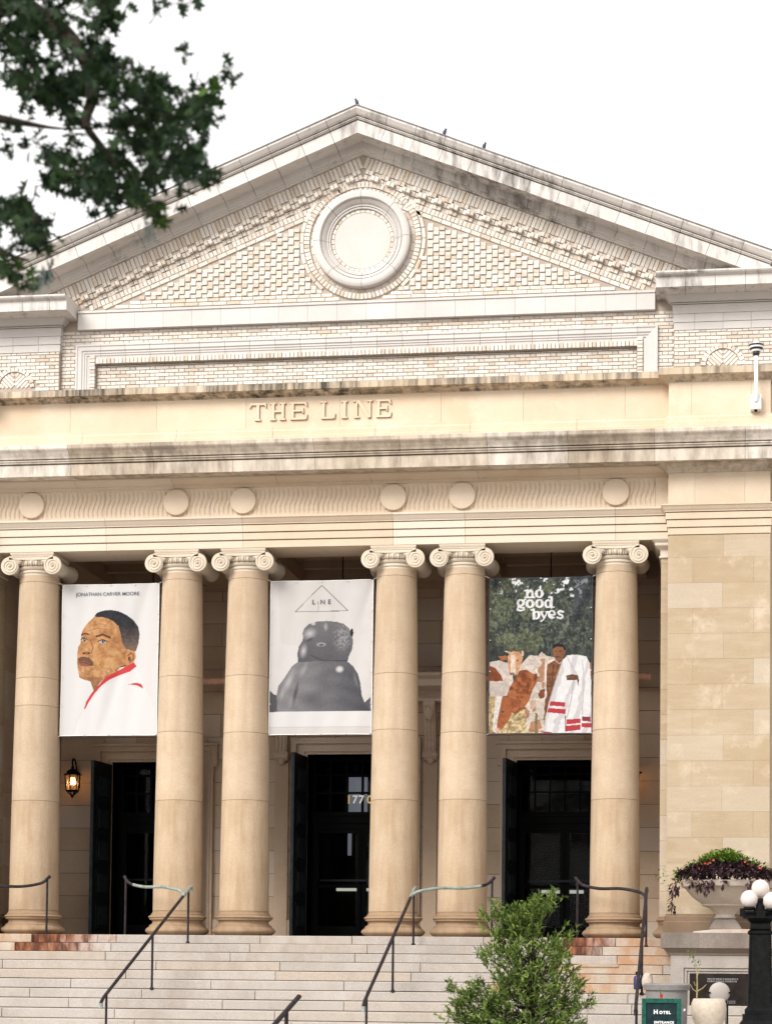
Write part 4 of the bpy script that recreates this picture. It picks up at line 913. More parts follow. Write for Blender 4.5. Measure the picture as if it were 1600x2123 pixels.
def banner(label, pr, x0, x1, z0, z1, wave, texts=(), Y=-.04):
    T = thing('banner', label, 'banner', ((x0+x1)/2, Y, z0), 'banners hung between the columns')
    nu, nv = pr.nu, pr.nv; X = x0+(x1-x0)*pr.U; Z = z1+(z0-z1)*pr.V
    sag = .012*np.sin(np.pi*pr.U)
    Yw = Y+wave(pr.U, pr.V); Z = Z-sag*(1-pr.V)*.8+sag*pr.V*.5
    vs = np.stack([X, Yw, Z], -1).reshape(-1, 3); idx = np.arange((nu+1)*(nv+1)).reshape(nv+1, nu+1)
    fs = np.stack([idx[1:, :-1], idx[1:, 1:], idx[:-1, 1:], idx[:-1, :-1]], -1).reshape(-1, 4)
    me = bpy.data.meshes.new('cloth'); me.from_pydata(vs.tolist(), [], fs.tolist()); me.polygons.foreach_set('use_smooth', [True]*len(me.polygons))
    ca = me.color_attributes.new('print', 'FLOAT_COLOR', 'POINT'); c = np.clip(pr.c, 0, 255)/255.; lin = np.where(c <= .04045, c/12.92, ((c+.055)/1.055)**2.4)*.52
    ca.data.foreach_set('color', np.concatenate([lin.reshape(-1, 3), np.ones((len(vs), 1))], 1).ravel()); me.materials.append(M['print']); me.update()
    link('cloth', me, T)
    hem = MB()
    ring_ = [(x0, Yw[0, 0], z1), (x1, Yw[0, -1], z1), (x1, Yw[-1, -1], z0), (x0, Yw[-1, 0], z0)]
    for r_ in ((0, slice(None)), (-1, slice(None)), (slice(None), 0), (slice(None), -1)):
        P = np.stack([X[r_], Yw[r_], Z[r_]], -1)[::6]; hem.tube([p for p in P], .006, 5)
    hem.build('hem', 'white_ink' if 'cattle' not in label else 'ink', T)
    for k in range(1, 4):
        for zz in (z0+.02, z1-.02): MB().lathe([(.012, 0), (.012, .006)], (x0+(x1-x0)*k/4, Y-.02+float(wave(np.array(k/4), np.array(0. if zz > z0+1 else 1.))), zz), 8, 'y').build('eyelet', 'rope', T)
    for k in range(1, 5):
        for xx in (x0+.02, x1-.02): MB().lathe([(.010, 0), (.010, .006)], (xx, Y-.015, z0+(z1-z0)*k/5), 8, 'y').build('eyelet', 'rope', T)
    for sx, xx in ((-1, x0), (1, x1)):
        for zz, dz in ((z1, .05), (z0, -.05)): MB().tube([(xx, Y, zz), (xx+sx*.10, Y+.01, zz+dz)], .007, 5).build('cord', 'rope', T)
    for (txt, u, v, size, col, off, spc, mat) in texts:
        tm = text_mesh(txt, size, off, spc)
        for vt in tm.vertices:
            uu = u+vt.co.x/(x1-x0); vv = v-vt.co.y/(z1-z0); vt.co = Vector((x0+uu*(x1-x0), Y+float(wave(np.array(uu), np.array(vv)))-.012, z1-vv*(z1-z0)))
        tm.materials.append(M[mat]); link('lettering', tm, T)['kind'] = 'stuff'
    return T
# --- portrait banner
p = Print([(372, 318), (945, 305), (912, 1203), (340, 1213)], 190, 290, (243, 239, 237))
n1, n2, n3 = fbm(p.x, p.y, 46, 1), fbm(p.x, p.y, 20, 9), fbm(p.x, p.y, 9, 4)
face = [(555, 508), (600, 505), (640, 515), (672, 530), (700, 562), (712, 600), (715, 650), (735, 692), (790, 705), (795, 740), (780, 775), (740, 800), (705, 800), (680, 830), (640, 855), (590, 890), (560, 930), (545, 945), (528, 890), (490, 880), (460, 865), (452, 820), (447, 780), (450, 720), (455, 685), (470, 660), (475, 620), (480, 595), (500, 560), (525, 535)]
F = pip(p.x, p.y, face); p.put(F, (204, 146, 92)); p.put(F*np.clip((n1-.46)*6, 0, 1), (230, 180, 126), .6); p.put(F*np.clip((.46-n1)*6, 0, 1), (166, 108, 68), .5); p.put(F*np.clip((n2-.54)*8, 0, 1), (238, 196, 148), .35); p.put(F*np.clip((.42-n2)*8, 0, 1), (150, 94, 60), .35)
p.poly([(700, 562), (712, 600), (720, 660), (735, 692), (700, 700), (690, 640), (690, 590)], (188, 130, 84), .6)
jaw = F & (p.y > 805) & (n3 < .46); p.put(jaw, (150, 98, 64), .4); p.ell(520, 850, 55, 26, (168, 112, 74), .35, .9); p.put(F & (p.y > 862) & (p.x < 600), (132, 84, 56), .45)
hair = [(555, 505), (575, 480), (610, 468), (650, 463), (700, 470), (745, 490), (785, 520), (812, 560), (820, 605), (812, 660), (795, 708), (765, 700), (735, 692), (715, 650), (710, 600), (700, 560), (670, 530), (640, 515), (600, 505)]
H = pip(p.x, p.y, hair); fade = np.clip((p.y-540)/150, 0, 1)[..., None]; p.c = np.where(H[..., None], np.array((46, 46, 52.))*(1-fade)+np.array((128, 106, 92.))*fade+(n3[..., None]-.5)*40, p.c)
for (cx_, cy_, rx, ry) in ((493, 641, 17, 10), (605, 653, 24, 11)):
    p.ell(cx_, cy_, rx+7, ry+6, (120, 76, 50), .7, .6); p.ell(cx_, cy_, rx, ry, (206, 192, 182)); p.ell(cx_+3, cy_-1, 9, 9.5, (44, 36, 36)); p.ell(cx_+5, cy_-3, 2.6, 2.6, (220, 220, 225)); p.line([(cx_-rx-4, cy_-1), (cx_, cy_-ry-2), (cx_+rx+4, cy_+1)], 5, (60, 38, 28))
p.line([(478, 612), (500, 603), (520, 610)], 9, (92, 56, 38)); p.line([(568, 622), (605, 610), (648, 628)], 11, (92, 56, 38)); p.line([(520, 590), (570, 572), (640, 582)], 5, (160, 104, 66), .7); p.line([(530, 560), (590, 545), (640, 556)], 4, (160, 104, 66), .6)
p.line([(530, 640), (548, 690), (535, 720)], 8, (160, 100, 64), .8); p.ell(503, 722, 30, 12, (150, 92, 60), .8, .5); p.ell(490, 722, 7, 5, (58, 34, 26)); p.ell(521, 722, 8, 5, (58, 34, 26)); p.ell(508, 700, 13, 13, (236, 190, 140), .7, .8)
p.poly([(450, 757), (468, 744), (495, 741), (525, 752), (546, 775), (548, 798), (530, 790), (500, 772), (455, 770)], (104, 72, 58), .85); p.poly([(457, 772), (490, 768), (520, 780), (540, 797), (505, 803), (470, 797)], (158, 94, 78)); p.line([(455, 780), (495, 778), (540, 796)], 4, (96, 46, 42))
p.poly([(735, 722), (762, 700), (790, 710), (796, 745), (778, 778), (745, 795), (733, 765)], (212, 152, 100)); p.line([(745, 735), (765, 716), (782, 728), (778, 755), (757, 775)], 6, (130, 78, 50)); p.ell(757, 752, 9, 14, (96, 54, 36), .9); p.line([(706, 800), (735, 790)], 6, (90, 56, 40))
p.poly([(485, 1057), (500, 1010), (530, 962), (570, 918), (620, 862), (680, 828), (735, 797), (782, 772), (798, 795), (760, 827), (700, 848), (640, 878), (590, 918), (550, 962), (515, 1012), (495, 1050)], (222, 72, 74)); p.line([(545, 950), (600, 892), (680, 842)], 4, (190, 52, 58))
p.poly([(748, 903), (790, 893), (825, 900), (838, 930), (800, 910)], (222, 72, 74)); p.put(pip(p.x, p.y, [(485, 1057), (600, 925), (800, 800), (838, 900), (912, 1080), (912, 1203), (420, 1203)]) & (p.c[..., 0] > 238), (248, 244, 243)); p.line([(485, 1060), (440, 1120), (420, 1200)], 3, (232, 226, 224), .8)
banner('white banner printed with a portrait of a man with short hair and a red collar', p, -4.665, -2.905, 3.50, 6.18, lambda u, v: .022*np.sin(u*9+v*2)*np.sin(v*3)+.004*np.sin(u*31+v*5)+.02*np.exp(-((u-v*.5)/.04)**2)*np.clip(1-v*3, 0, 1)+.03*np.sin(np.pi*u)*v*.6+.012*np.exp(-((u-.9+.5*v)/.06)**2), (('JONATHAN CARVER MOORE', .47, .077, .088, 0, .0002, 1.0, 'ink'),))
# --- monochrome banner
p = Print([(467, 292), (1065, 290), (1047, 1205), (437, 1203)], 190, 290, (233, 228, 225)); n1, n3 = fbm(p.x, p.y, 60, 2), fbm(p.x, p.y, 8, 5)
p.c += ((n1-.5)*8)[..., None]; p.poly([(510, 330), (640, 300), (840, 300), (840, 520), (640, 680), (520, 660)], (226, 219, 214), .6)
p.line([(765, 318), (607, 475), (738, 475)], 3.6, (120, 116, 116)); p.line([(765, 318), (916, 471), (742, 473)], 3.6, (120, 116, 116)); p.line([(742, 472), (742, 412)], 3.6, (170, 160, 160))
tor = [(612, 776), (580, 800), (540, 860), (500, 912), (488, 960), (490, 1068), (1045, 1068), (1012, 1028), (992, 978), (983, 900), (968, 845), (940, 800), (905, 770), (760, 765)]
p.poly([(447, 940), (470, 962), (495, 972), (490, 1068), (442, 1068)], (92, 90, 95)); p.poly([(1003, 1022), (1042, 986), (1044, 1068), (1000, 1068)], (96, 94, 100)); Tm = pip(p.x, p.y, tor); p.put(Tm, (86, 84, 89)); p.put(Tm, (120, 118, 122), .0)
sh = np.clip((p.x-640)/360, 0, 1); p.c = np.where(Tm[..., None], (np.array((140, 137, 139.))*(1-sh)[..., None]+np.array((84, 83, 90.))*sh[..., None])+((n3-.5)*18)[..., None]+(np.sin(p.y/14+np.sin(p.x/60)*2)*4)[..., None], p.c)
p.ell(560, 890, 26, 95, (205, 202, 202), .75, .9, .45); p.ell(650, 820, 20, 60, (190, 187, 187), .6, .9, .5); p.ell(600, 960, 14, 90, (60, 58, 64), .6, .8, .25); p.ell(690, 1000, 90, 60, (70, 68, 73), .5, .9); p.ell(862, 818, 30, 26, (228, 224, 222), .95, .6); p.ell(570, 1020, 22, 50, (170, 167, 170), .5, .9, .3); p.ell(955, 880, 14, 60, (150, 147, 150), .6, .9, -.25); p.ell(770, 900, 80, 40, (104, 102, 107), .5, .9); p.ell(520, 960, 16, 60, (196, 193, 194), .5, .9, .2)
head = [(648, 605), (660, 572), (690, 546), (735, 533), (790, 530), (850, 536), (890, 548), (920, 576), (936, 612), (943, 652), (936, 700), (915, 745), (910, 772), (760, 768), (690, 770), (618, 776), (617, 722), (625, 682), (645, 652), (652, 628)]
Hm = pip(p.x, p.y, head); s2 = np.clip((p.y-540)/230, 0, 1); p.c = np.where(Hm[..., None], np.array((124, 121, 123.))*(1-s2)[..., None]+np.array((98, 96, 101.))*s2[..., None]+((n3-.5)*16)[..., None], p.c)
p.ell(690, 605, 50, 38, (222, 218, 217), .85, .9, -.5); p.ell(652, 708, 26, 52, (226, 222, 221), .85, .9, .2); p.ell(785, 565, 16, 32, (190, 187, 187), .8, .8); p.put((Hm & (n3 > .47))*np.clip(1.6-np.hypot((p.x-880)/62, (p.y-630)/95)*1.5, 0, 1), (176, 173, 174), .7); p.ell(757, 670, 34, 15, (205, 203, 203), .8, .5); p.ell(757, 672, 18, 8, (70, 68, 72), .8, .4); p.ell(712, 546, 16, 12, (226, 224, 224), .8, .4); p.ell(690, 640, 30, 10, (60, 58, 62), .6, .8, -.5); p.line([(690, 730), (760, 766), (905, 768)], 5, (62, 60, 66), .8); p.ell(936, 600, 9, 24, (40, 38, 42))
p.poly([(437, 1069), (1048, 1069), (1048, 1160), (437, 1160)], (240, 236, 234)); p.poly([(437, 1160), (1048, 1160), (1048, 1206), (437, 1206)], (229, 223, 219)); p.line([(437, 1160), (1048, 1160)], 3, (205, 198, 196))
banner('pale banner printed with a grey figure seen from behind under a thin triangle emblem', p, -.905, .905, 3.49, 6.18, lambda u, v: .016*np.sin(u*7+2)*np.sin(v*4)+.005*np.sin(u*27+v*7)+.018*np.exp(-((u-v*.5)/.04)**2)*np.clip(1-v*3, 0, 1)+.018*np.exp(-((1-u-v*.4)/.04)**2)*np.clip(1-v*3, 0, 1)+.02*np.sin(np.pi*u)*np.sin(np.pi*v), (('L  N E', .50, .155, .115, 0, .0008, 1.12, 'ink'),))
# --- banner with the cattle
p = Print([(505, 282), (1112, 280), (1105, 1200), (490, 1205)], 220, 320, (78, 84, 74)); n1, n2, n3, n4 = fbm(p.x, p.y, 110, 3), fbm(p.x, p.y, 26, 7), fbm(p.x, p.y, 11, 8), fbm(p.x*2.2, p.y*.7, 22, 11)
p.c = np.array((70, 76, 70.))+((n4-.5)*70)[..., None]*np.array((1., 1.12, .85))+((n2-.5)*40)[..., None]; p.put((n1 > .52) & (p.y < 720) & (p.x < 980), (118, 124, 84), .45); p.put((n3 > .60) & (p.y < 700), (150, 156, 126), .35); p.put((n3 < .36), (46, 50, 54), .4)
p.put((p.y < 400) & (n2*1.1+n3*.35 > .80+.0011*(p.y-282)+np.where(p.x > 880, 0, .09)), (238, 238, 242), .95)
p.put(pip(p.x, p.y, [(1010, 282), (1112, 282), (1112, 400), (1040, 520), (985, 560)]), (62, 64, 74), .6); p.put(pip(p.x, p.y, [(500, 282), (600, 282), (520, 330)]), (58, 62, 70), .7); p.put(pip(p.x, p.y, [(500, 600), (530, 600), (560, 760), (500, 780)]), (40, 44, 44), .5)
grd = p.y > 1060; p.put(grd | (p.y > 980) & (p.x < 560), (196, 170, 122)); p.put((p.y > 1050) & (n3 > .5), (226, 208, 168), .7); p.put((p.y > 1050) & (n2 < .42), (150, 122, 80), .6)
W = (222, 206, 192)
p.poly([(500, 780), (560, 770), (620, 790), (640, 850), (640, 980), (500, 985)], W); p.put(pip(p.x, p.y, [(500, 780), (620, 780), (640, 860), (500, 860)]) & (n3 > .5), (205, 196, 192), .7)
p.poly([(690, 790), (740, 740), (790, 745), (810, 720), (840, 745), (890, 755), (900, 790), (870, 900), (860, 960), (830, 1000), (820, 1195), (785, 1195), (778, 1090), (750, 1195), (722, 1195), (715, 1060), (700, 960), (660, 860)], W)
p.put(pip(p.x, p.y, [(690, 790), (900, 755), (860, 960), (700, 960)]) & (n2 > .52), (236, 224, 214), .8); p.put(pip(p.x, p.y, [(690, 790), (830, 755), (825, 960), (815, 1195), (722, 1195), (700, 960)]) & (n1 < .40), (168, 108, 70), .7); p.line([(778, 1090), (776, 1195)], 14, (140, 116, 84)); p.line([(905, 770), (880, 900), (850, 1000), (822, 1120)], 9, (110, 84, 64), .8)
BRN = (150, 82, 44)
p.poly([(497, 800), (535, 815), (570, 860), (580, 890), (540, 895), (498, 890)], (140, 74, 40)); p.poly([(498, 905), (560, 900), (610, 895), (620, 930), (590, 975), (500, 985)], W); p.put(pip(p.x, p.y, [(498, 905), (620, 895), (590, 985), (500, 985)]) & (n3 > .55), (170, 160, 156), .6)
p.poly([(608, 745), (640, 712), (680, 720), (700, 750), (690, 790), (675, 830), (655, 858), (620, 855), (612, 810)], (214, 160, 118)); p.poly([(628, 740), (655, 735), (655, 850), (625, 850)], (240, 224, 210), .8); p.poly([(552, 745), (600, 742), (605, 765), (570, 772)], (176, 110, 72)); p.poly([(586, 715), (600, 712), (640, 725), (625, 735)], (214, 190, 160)); p.poly([(690, 712), (703, 715), (705, 742), (690, 745)], (214, 190, 160)); p.ell(667, 770, 5, 5, (40, 28, 24)); p.ell(635, 850, 20, 10, (120, 90, 84), .8, .4)
body = [(680, 830), (720, 825), (760, 850), (785, 850), (780, 900), (750, 960), (735, 1010), (700, 1060), (650, 1090), (610, 1060), (600, 990), (620, 930), (650, 880)]
Bm = pip(p.x, p.y, body); p.put(Bm, BRN); p.put(Bm & (n2 > .55), (190, 120, 76), .6); p.put(Bm & (n2 < .4), (110, 56, 30), .6); p.poly([(800, 945), (830, 940), (825, 990), (800, 1000), (788, 975)], (130, 74, 52))
p.poly([(545, 985), (600, 985), (640, 1010), (640, 1060), (610, 1130), (570, 1180), (540, 1195), (520, 1190), (518, 1150), (528, 1080), (535, 1030)], (172, 98, 56)); p.poly([(535, 985), (575, 985), (560, 1060), (545, 1130), (540, 1195), (516, 1192), (520, 1120), (530, 1040)], (238, 228, 220)); p.poly([(625, 1010), (660, 998), (692, 1010), (680, 1045), (645, 1050)], (150, 84, 50)); p.ell(578, 1075, 10, 7, (36, 24, 22)); p.ell(578, 1075, 17, 13, (210, 180, 150), .3, .5); p.ell(545, 1180, 24, 14, (226, 190, 176), .9, .5)
p.poly([(736, 1010), (775, 1005), (775, 1060), (740, 1060)], (196, 160, 136), .7)
skin = (124, 78, 52)
p.poly([(876, 700), (905, 682), (940, 690), (952, 715), (940, 755), (925, 778), (895, 775), (880, 740)], (146, 96, 66)); p.poly([(873, 705), (878, 680), (905, 672), (940, 680), (955, 705), (945, 715), (938, 695), (905, 690)], (34, 30, 32)); p.ell(895, 718, 6, 3, (40, 28, 24)); p.ell(922, 716, 6, 3, (40, 28, 24)); p.line([(892, 752), (915, 750)], 5, (96, 50, 44)); p.line([(908, 720), (905, 738)], 3, (130, 84, 58))
p.poly([(895, 770), (930, 770), (935, 800), (930, 880), (880, 900), (875, 960), (860, 1010), (838, 1080), (822, 1060), (840, 980), (838, 900), (842, 800), (870, 780)], skin); p.put(pip(p.x, p.y, [(842, 790), (900, 775), (900, 880), (840, 980)]) & (n3 > .5), (156, 104, 72), .6); p.line([(880, 800), (872, 880), (878, 900)], 5, (84, 52, 36), .8); p.line([(896, 775), (915, 792), (935, 778)], 5, (226, 220, 214), .7)
robe = [(935, 770), (965, 742), (1020, 738), (1075, 750), (1095, 790), (1103, 900), (1106, 1200), (815, 1200), (830, 1120), (850, 1030), (880, 930), (910, 850)]
Rm_ = pip(p.x, p.y, robe); p.put(Rm_, (246, 243, 243)); p.put(Rm_ & (np.sin((p.x+p.y*.25)/13+n1*7) > .5), (214, 207, 208), .75); p.line([(935, 772), (905, 850), (880, 930), (850, 1030)], 6, (186, 176, 174), .8); p.line([(1000, 890), (985, 1000), (960, 1110)], 7, (190, 182, 182), .8); p.line([(1050, 770), (1060, 880), (1050, 1090)], 6, (200, 193, 194), .8); p.line([(960, 745), (985, 800), (1020, 858)], 6, (200, 193, 194), .8)
RED = (196, 62, 70)
p.poly([(860, 1012), (950, 1020), (950, 1045), (855, 1038)], RED); p.poly([(850, 1052), (950, 1060), (950, 1088), (842, 1078)], RED); p.poly([(955, 1120), (1040, 1115), (1040, 1140), (955, 1150)], RED); p.poly([(950, 1158), (1040, 1150), (1040, 1180), (950, 1192)], RED); p.poly([(1050, 1102), (1100, 1105), (1100, 1132), (1048, 1128)], (150, 60, 66)); p.poly([(1045, 1140), (1103, 1142), (1103, 1168), (1045, 1165)], RED); p.poly([(815, 1190), (870, 1195), (870, 1205), (815, 1205)], RED); p.line([(950, 1100), (950, 1200)], 7, (110, 60, 64), .8)
p.poly([(955, 862), (990, 854), (1025, 860), (1030, 885), (1000, 890), (960, 890)], (112, 74, 54)); p.line([(960, 872), (1000, 870)], 4, (150, 104, 76)); p.poly([(1018, 885), (1030, 885), (1028, 930)], (80, 54, 44)); p.poly([(1095, 790), (1108, 780), (1108, 900), (1100, 880)], (150, 98, 66))
WH = (242, 240, 240)
def O_(cx, cy, rx=27, ry=26): p.ell(cx, cy, rx, ry, WH)
def hole(cx, cy, rx, ry): m_ = ((p.x-cx)/rx)**2+((p.y-cy)/ry)**2 < 1; p.c[m_] = p0[m_]
p0 = p.c.copy()
def stemv(x, y0, y1, w=15): p.line([(x, y0), (x, y1)], w, WH)
def serif(x, y, w=30): p.line([(x-w/2, y), (x+w/2, y)], 8, WH)
stemv(727, 355, 395); serif(722, 356, 20); serif(727, 396); p.line([(735, 366), (748, 354), (757, 364), (757, 392)], 14, WH); serif(757, 396, 26)
O_(798, 375); hole(798, 375, 9, 17)
O_(688, 428, 25, 22); hole(688, 428, 9, 12); p.line([(708, 412), (716, 408)], 10, WH); p.line([(672, 448), (686, 455), (706, 459), (708, 469), (688, 475), (668, 470), (672, 458)], 10, WH)
O_(743, 434); hole(743, 434, 9, 17); O_(799, 434); hole(799, 434, 9, 17)
O_(850, 436, 24, 26); hole(850, 436, 8, 17); stemv(870, 400, 458); serif(864, 400, 20); serif(876, 457, 16)
stemv(765, 470, 522); serif(759, 471, 20); O_(782, 503, 22, 25); hole(781, 503, 7, 16)
p.line([(808, 486), (826, 520)], 13, WH); p.line([(846, 486), (822, 530), (808, 540)], 8, WH); serif(808, 484, 22); serif(846, 484, 20)
O_(872, 500, 24, 26); hole(872, 494, 9, 12); p.line([(856, 502), (892, 502)], 6, WH); p.poly([(878, 508), (900, 503), (900, 514), (880, 514)], (90, 96, 86))
p.line([(938, 484), (920, 480), (908, 488), (916, 500), (932, 505), (936, 516), (922, 524), (904, 518)], 11, WH)
p.c = p.c*(1+((n3-.5)*.30+(n2-.5)*.22)[..., None]*np.where(Rm_, .25, 1.)[..., None])
banner('banner printed with a robed man standing among brown and white cattle and trees', p, 2.93, 4.695, 3.48, 6.165,
       lambda u, v: .012*np.sin(u*8)*np.sin(v*5)-.035*np.exp(-((u-(1-v*.62)+.02)/.05)**2)*np.clip(1-v*1.9, 0, 1)*1.3+.025*np.exp(-((u-(1-v*.62)+.12)/.05)**2)*np.clip(1-v*1.9, 0, 1)+.03*np.exp(-((u-.03-.25*v)/.05)**2)*np.clip(1-v*4, 0, 1))

# ------------------------------------------------------------------ wall lanterns, pipe, hanging lanterns
def lantern(label, x, lit=True):
    T = thing('wall_lantern', label, 'lantern', (x, AWY, 3.0), 'wall lanterns beside the doorways'); y = AWY-.30; z = 3.0
    MB().box(x+.0-.045, x+.045, AWY-.03, AWY+.0, z-.10, z+.20).build('back_plate', 'black_iron', T)
    arm = spline([(x, AWY-.03, z+.10), (x, AWY-.10, z+.30), (x, AWY-.17, z+.42), (x, AWY-.27, z+.43), (x, AWY-.31, z+.36), (x, AWY-.28, z+.29)], 6); MB().tube(arm, .018, 8).build('arm', 'black_iron', T, 'auto')
    mb = MB().lathe([(.012, .30), (.035, .27), (.025, .25), (.07, .225), (.115, .19), (.13, .15), (.18, .135), (.185, .115), (.12, .11)], (x, y, z), 8); mb.build('hood', 'black_iron', T)
    fr = MB()
    for k in range(6):
        a = 2*math.pi*k/6+math.radians(30); c, s = math.cos(a), math.sin(a); fr.tube([(x+.145*c, y+.145*s, z+.12), (x+.115*c, y+.115*s, z-.17)], .012, 5); fr.tube([(x+.115*c, y+.115*s, z-.19), (x+.01*c, y+.01*s, z-.28)], .010, 5)
    fr.lathe([(.11, -.20), (.135, -.195), (.135, -.17), (.11, -.165)], (x, y, z), 6); fr.ball((x, y, z-.29), .03, 8, 6); fr.build('cage', 'black_iron', T)
    MB().lathe([(.105, -.165), (.132, .115)], (x, y, z), 6, cap=False, a0=0).build('glass_panes', 'amber', T)
    mb = MB().ball((x, y, z+.03), .028, 10, 8, (1, 1, 1.9)); mb.build('bulb', 'bulb' if lit else 'white_metal', T)
    if lit:
        L = bpy.data.lights.new('lantern_light', 'POINT'); L.energy = 1.6; L.color = (1, .66, .34); L.shadow_soft_size = .05; lo = bpy.data.objects.new('lantern_light', L); COL.objects.link(lo); lo.location = (x, y-.0, z-.02); lo.parent = T; lo.matrix_parent_inverse = Matrix.Translation(-Vector((x, AWY, 3.0)))
lantern('lit black iron wall lantern between the first column and the left-hand doorway', -5.51)
lantern('black iron wall lantern half hidden behind the sixth column', 5.27, True)
PI_ = thing('copper_pipe', 'salmon coloured copper pipe running level along the porch wall behind the columns', 'pipe', (1, 2.85, 4.9))
MB().lathe([(.06, -2.95), (.066, -2.95), (.066, 5.6), (.06, 5.6)], (0, 2.88, 4.92), 16, 'x').build('pipe_run', 'copper', PI_, 'auto')
MB().lathe([(.05, -2.955), (.0501, -2.952)], (0, 2.88, 4.92), 16, 'x').build('end_cap', 'black_iron', PI_)
for x in (-2.72, -2.62, -2.40, 1.20, 1.26, 1.72, 4.5, 4.58): MB().lathe([(.07, -.012), (.074, -.008), (.074, .008), (.07, .012)], (x, 2.88, 4.92), 16, 'x').build('collar', 'copper', PI_)
for x in (-2.3, -.8, .6, 1.5, 3.2, 5.0): MB().box(x-.02, x+.02, 2.90, AWY+.02, 4.90, 4.94).build('bracket', 'black_iron', PI_)
for x, lb in ((-3.51, 'thin hanging lantern behind the portrait banner'), (.05, 'thin hanging lantern behind the monochrome banner'), (3.85, 'thin hanging lantern behind the cattle banner')):
    T = thing('hanging_lantern', lb, 'lantern', (x, 1.5, 7.05)); MB().tube([(x, 1.5, 7.05), (x, 1.5, 5.3)], .012, 6).build('stem', 'black_iron', T)
    mb = MB().lathe([(.01, 5.34), (.12, 5.22), (.16, 5.16), (.15, 5.14)], (x, 1.5, 0), 6); mb.build('hood', 'black_iron', T)
    MB().lathe([(.08, 4.75), (.14, 5.14)], (x, 1.5, 0), 6).build('glass_panes', 'amber', T); MB().lathe([(.0, 4.66), (.09, 4.72), (.09, 4.75)], (x, 1.5, 0), 6).build('base', 'black_iron', T)

# ------------------------------------------------------------------ things on the pavement and on the parapet
LX, LY = 7.345, -6.0
LP = thing('street_lamp', 'black cast-iron lamp post with white globe lamps in front of the pedestal', 'street lamp', (LX, LY, GZ))
mb = MB(); sq = lambda h: [(LX-h, LY+h), (LX-h, LY-h), (LX+h, LY-h), (LX+h, LY+h), (LX-h, LY+h)]
def sqcol(prof, name):
    m_ = MB()
    for (h0, z0), (h1, z1) in zip(prof[:-1], prof[1:]):
        a = [(LX+sx*h0, LY+sy*h0, z0) for sx, sy in ((-1, -1), (1, -1), (1, 1), (-1, 1))]; b = [(LX+sx*h1, LY+sy*h1, z1) for sx, sy in ((-1, -1), (1, -1), (1, 1), (-1, 1))]
        m_.add(a+b, [(0, 1, 5, 4), (1, 2, 6, 5), (2, 3, 7, 6), (3, 0, 4, 7)]+([(3, 2, 1, 0)] if z0 == prof[0][1] else [])+([(4, 5, 6, 7)] if z1 == prof[-1][1] else []))
    return m_.build(name, 'black_iron', LP)
sqcol([(.30, GZ), (.30, GZ+.18), (.25, GZ+.22), (.25, GZ+.62), (.27, GZ+.66), (.27, GZ+.72), (.23, GZ+.78), (.23, -1.08)], 'base')
sh_ = sqcol([(.20, -1.08), (.20, -1.02), (.165, -.98), (.142, -.02), (.165, .0), (.165, .03), (.135, .05), (.13, .14), (.15, .16), (.18, .19), (.23, .20), (.23, .22)], 'shaft')
for sx in (-1, 1):
    for k in range(40):
        z = -.92+k*.0225; hw_ = .166-(z+.98)*.024
        b_ = MB().ball((LX+sx*(hw_-.022), LY-hw_-.002, z), .011, 6, 5, (1, .7, .9)); 
        if k == 0: bead = MB()
        bead.v and None; bead.add(b_.v, b_.f)
    bead.build('beading', 'black_iron', sh_)
for z in (.09,): mb.box(LX-.13, LX+.13, LY-.17, LY-.12, z-.03, z+.03)
for k in range(-2, 3): mb.ball((LX+k*.055, LY-.145, .10), .03, 8, 6, (.8, .6, 1.3))
mb.box(LX-.23, LX+.23, LY-.06, LY+.06, .22, .30); mb.box(LX-.06, LX+.06, LY-.23, LY+.23, .22, .30); mb.tube([(LX-.23, LY-.065, .275), (LX+.23, LY-.065, .275)], .018, 6)
for sx in (-1, 1): mb.box(LX+sx*.235-.035, LX+sx*.235+.035, LY-.075, LY+.075, .225, .335)
mb.build('crossarm', 'black_iron', LP)
MB().lathe([(.09, .30), (.09, .32), (.06, .33), (.055, .42), (.075, .43), (.075, .455), (.06, .47)], (LX, LY, 0), 16).build('centre_stem', 'black_iron', LP)
for (dx, dy, z) in ((0, 0, .605), (-.145, -.02, .462), (.145, -.02, .44), (0.0, .2, .45)):
    if z < .6: MB().lathe([(.07, -.155), (.085, -.13), (.07, -.105)], (LX+dx, LY+dy, z), 14).build('globe_collar', 'black_iron', LP)
    MB().ball((LX+dx, LY+dy, z), .118, 28, 18).build('globe', 'globe', LP, True)
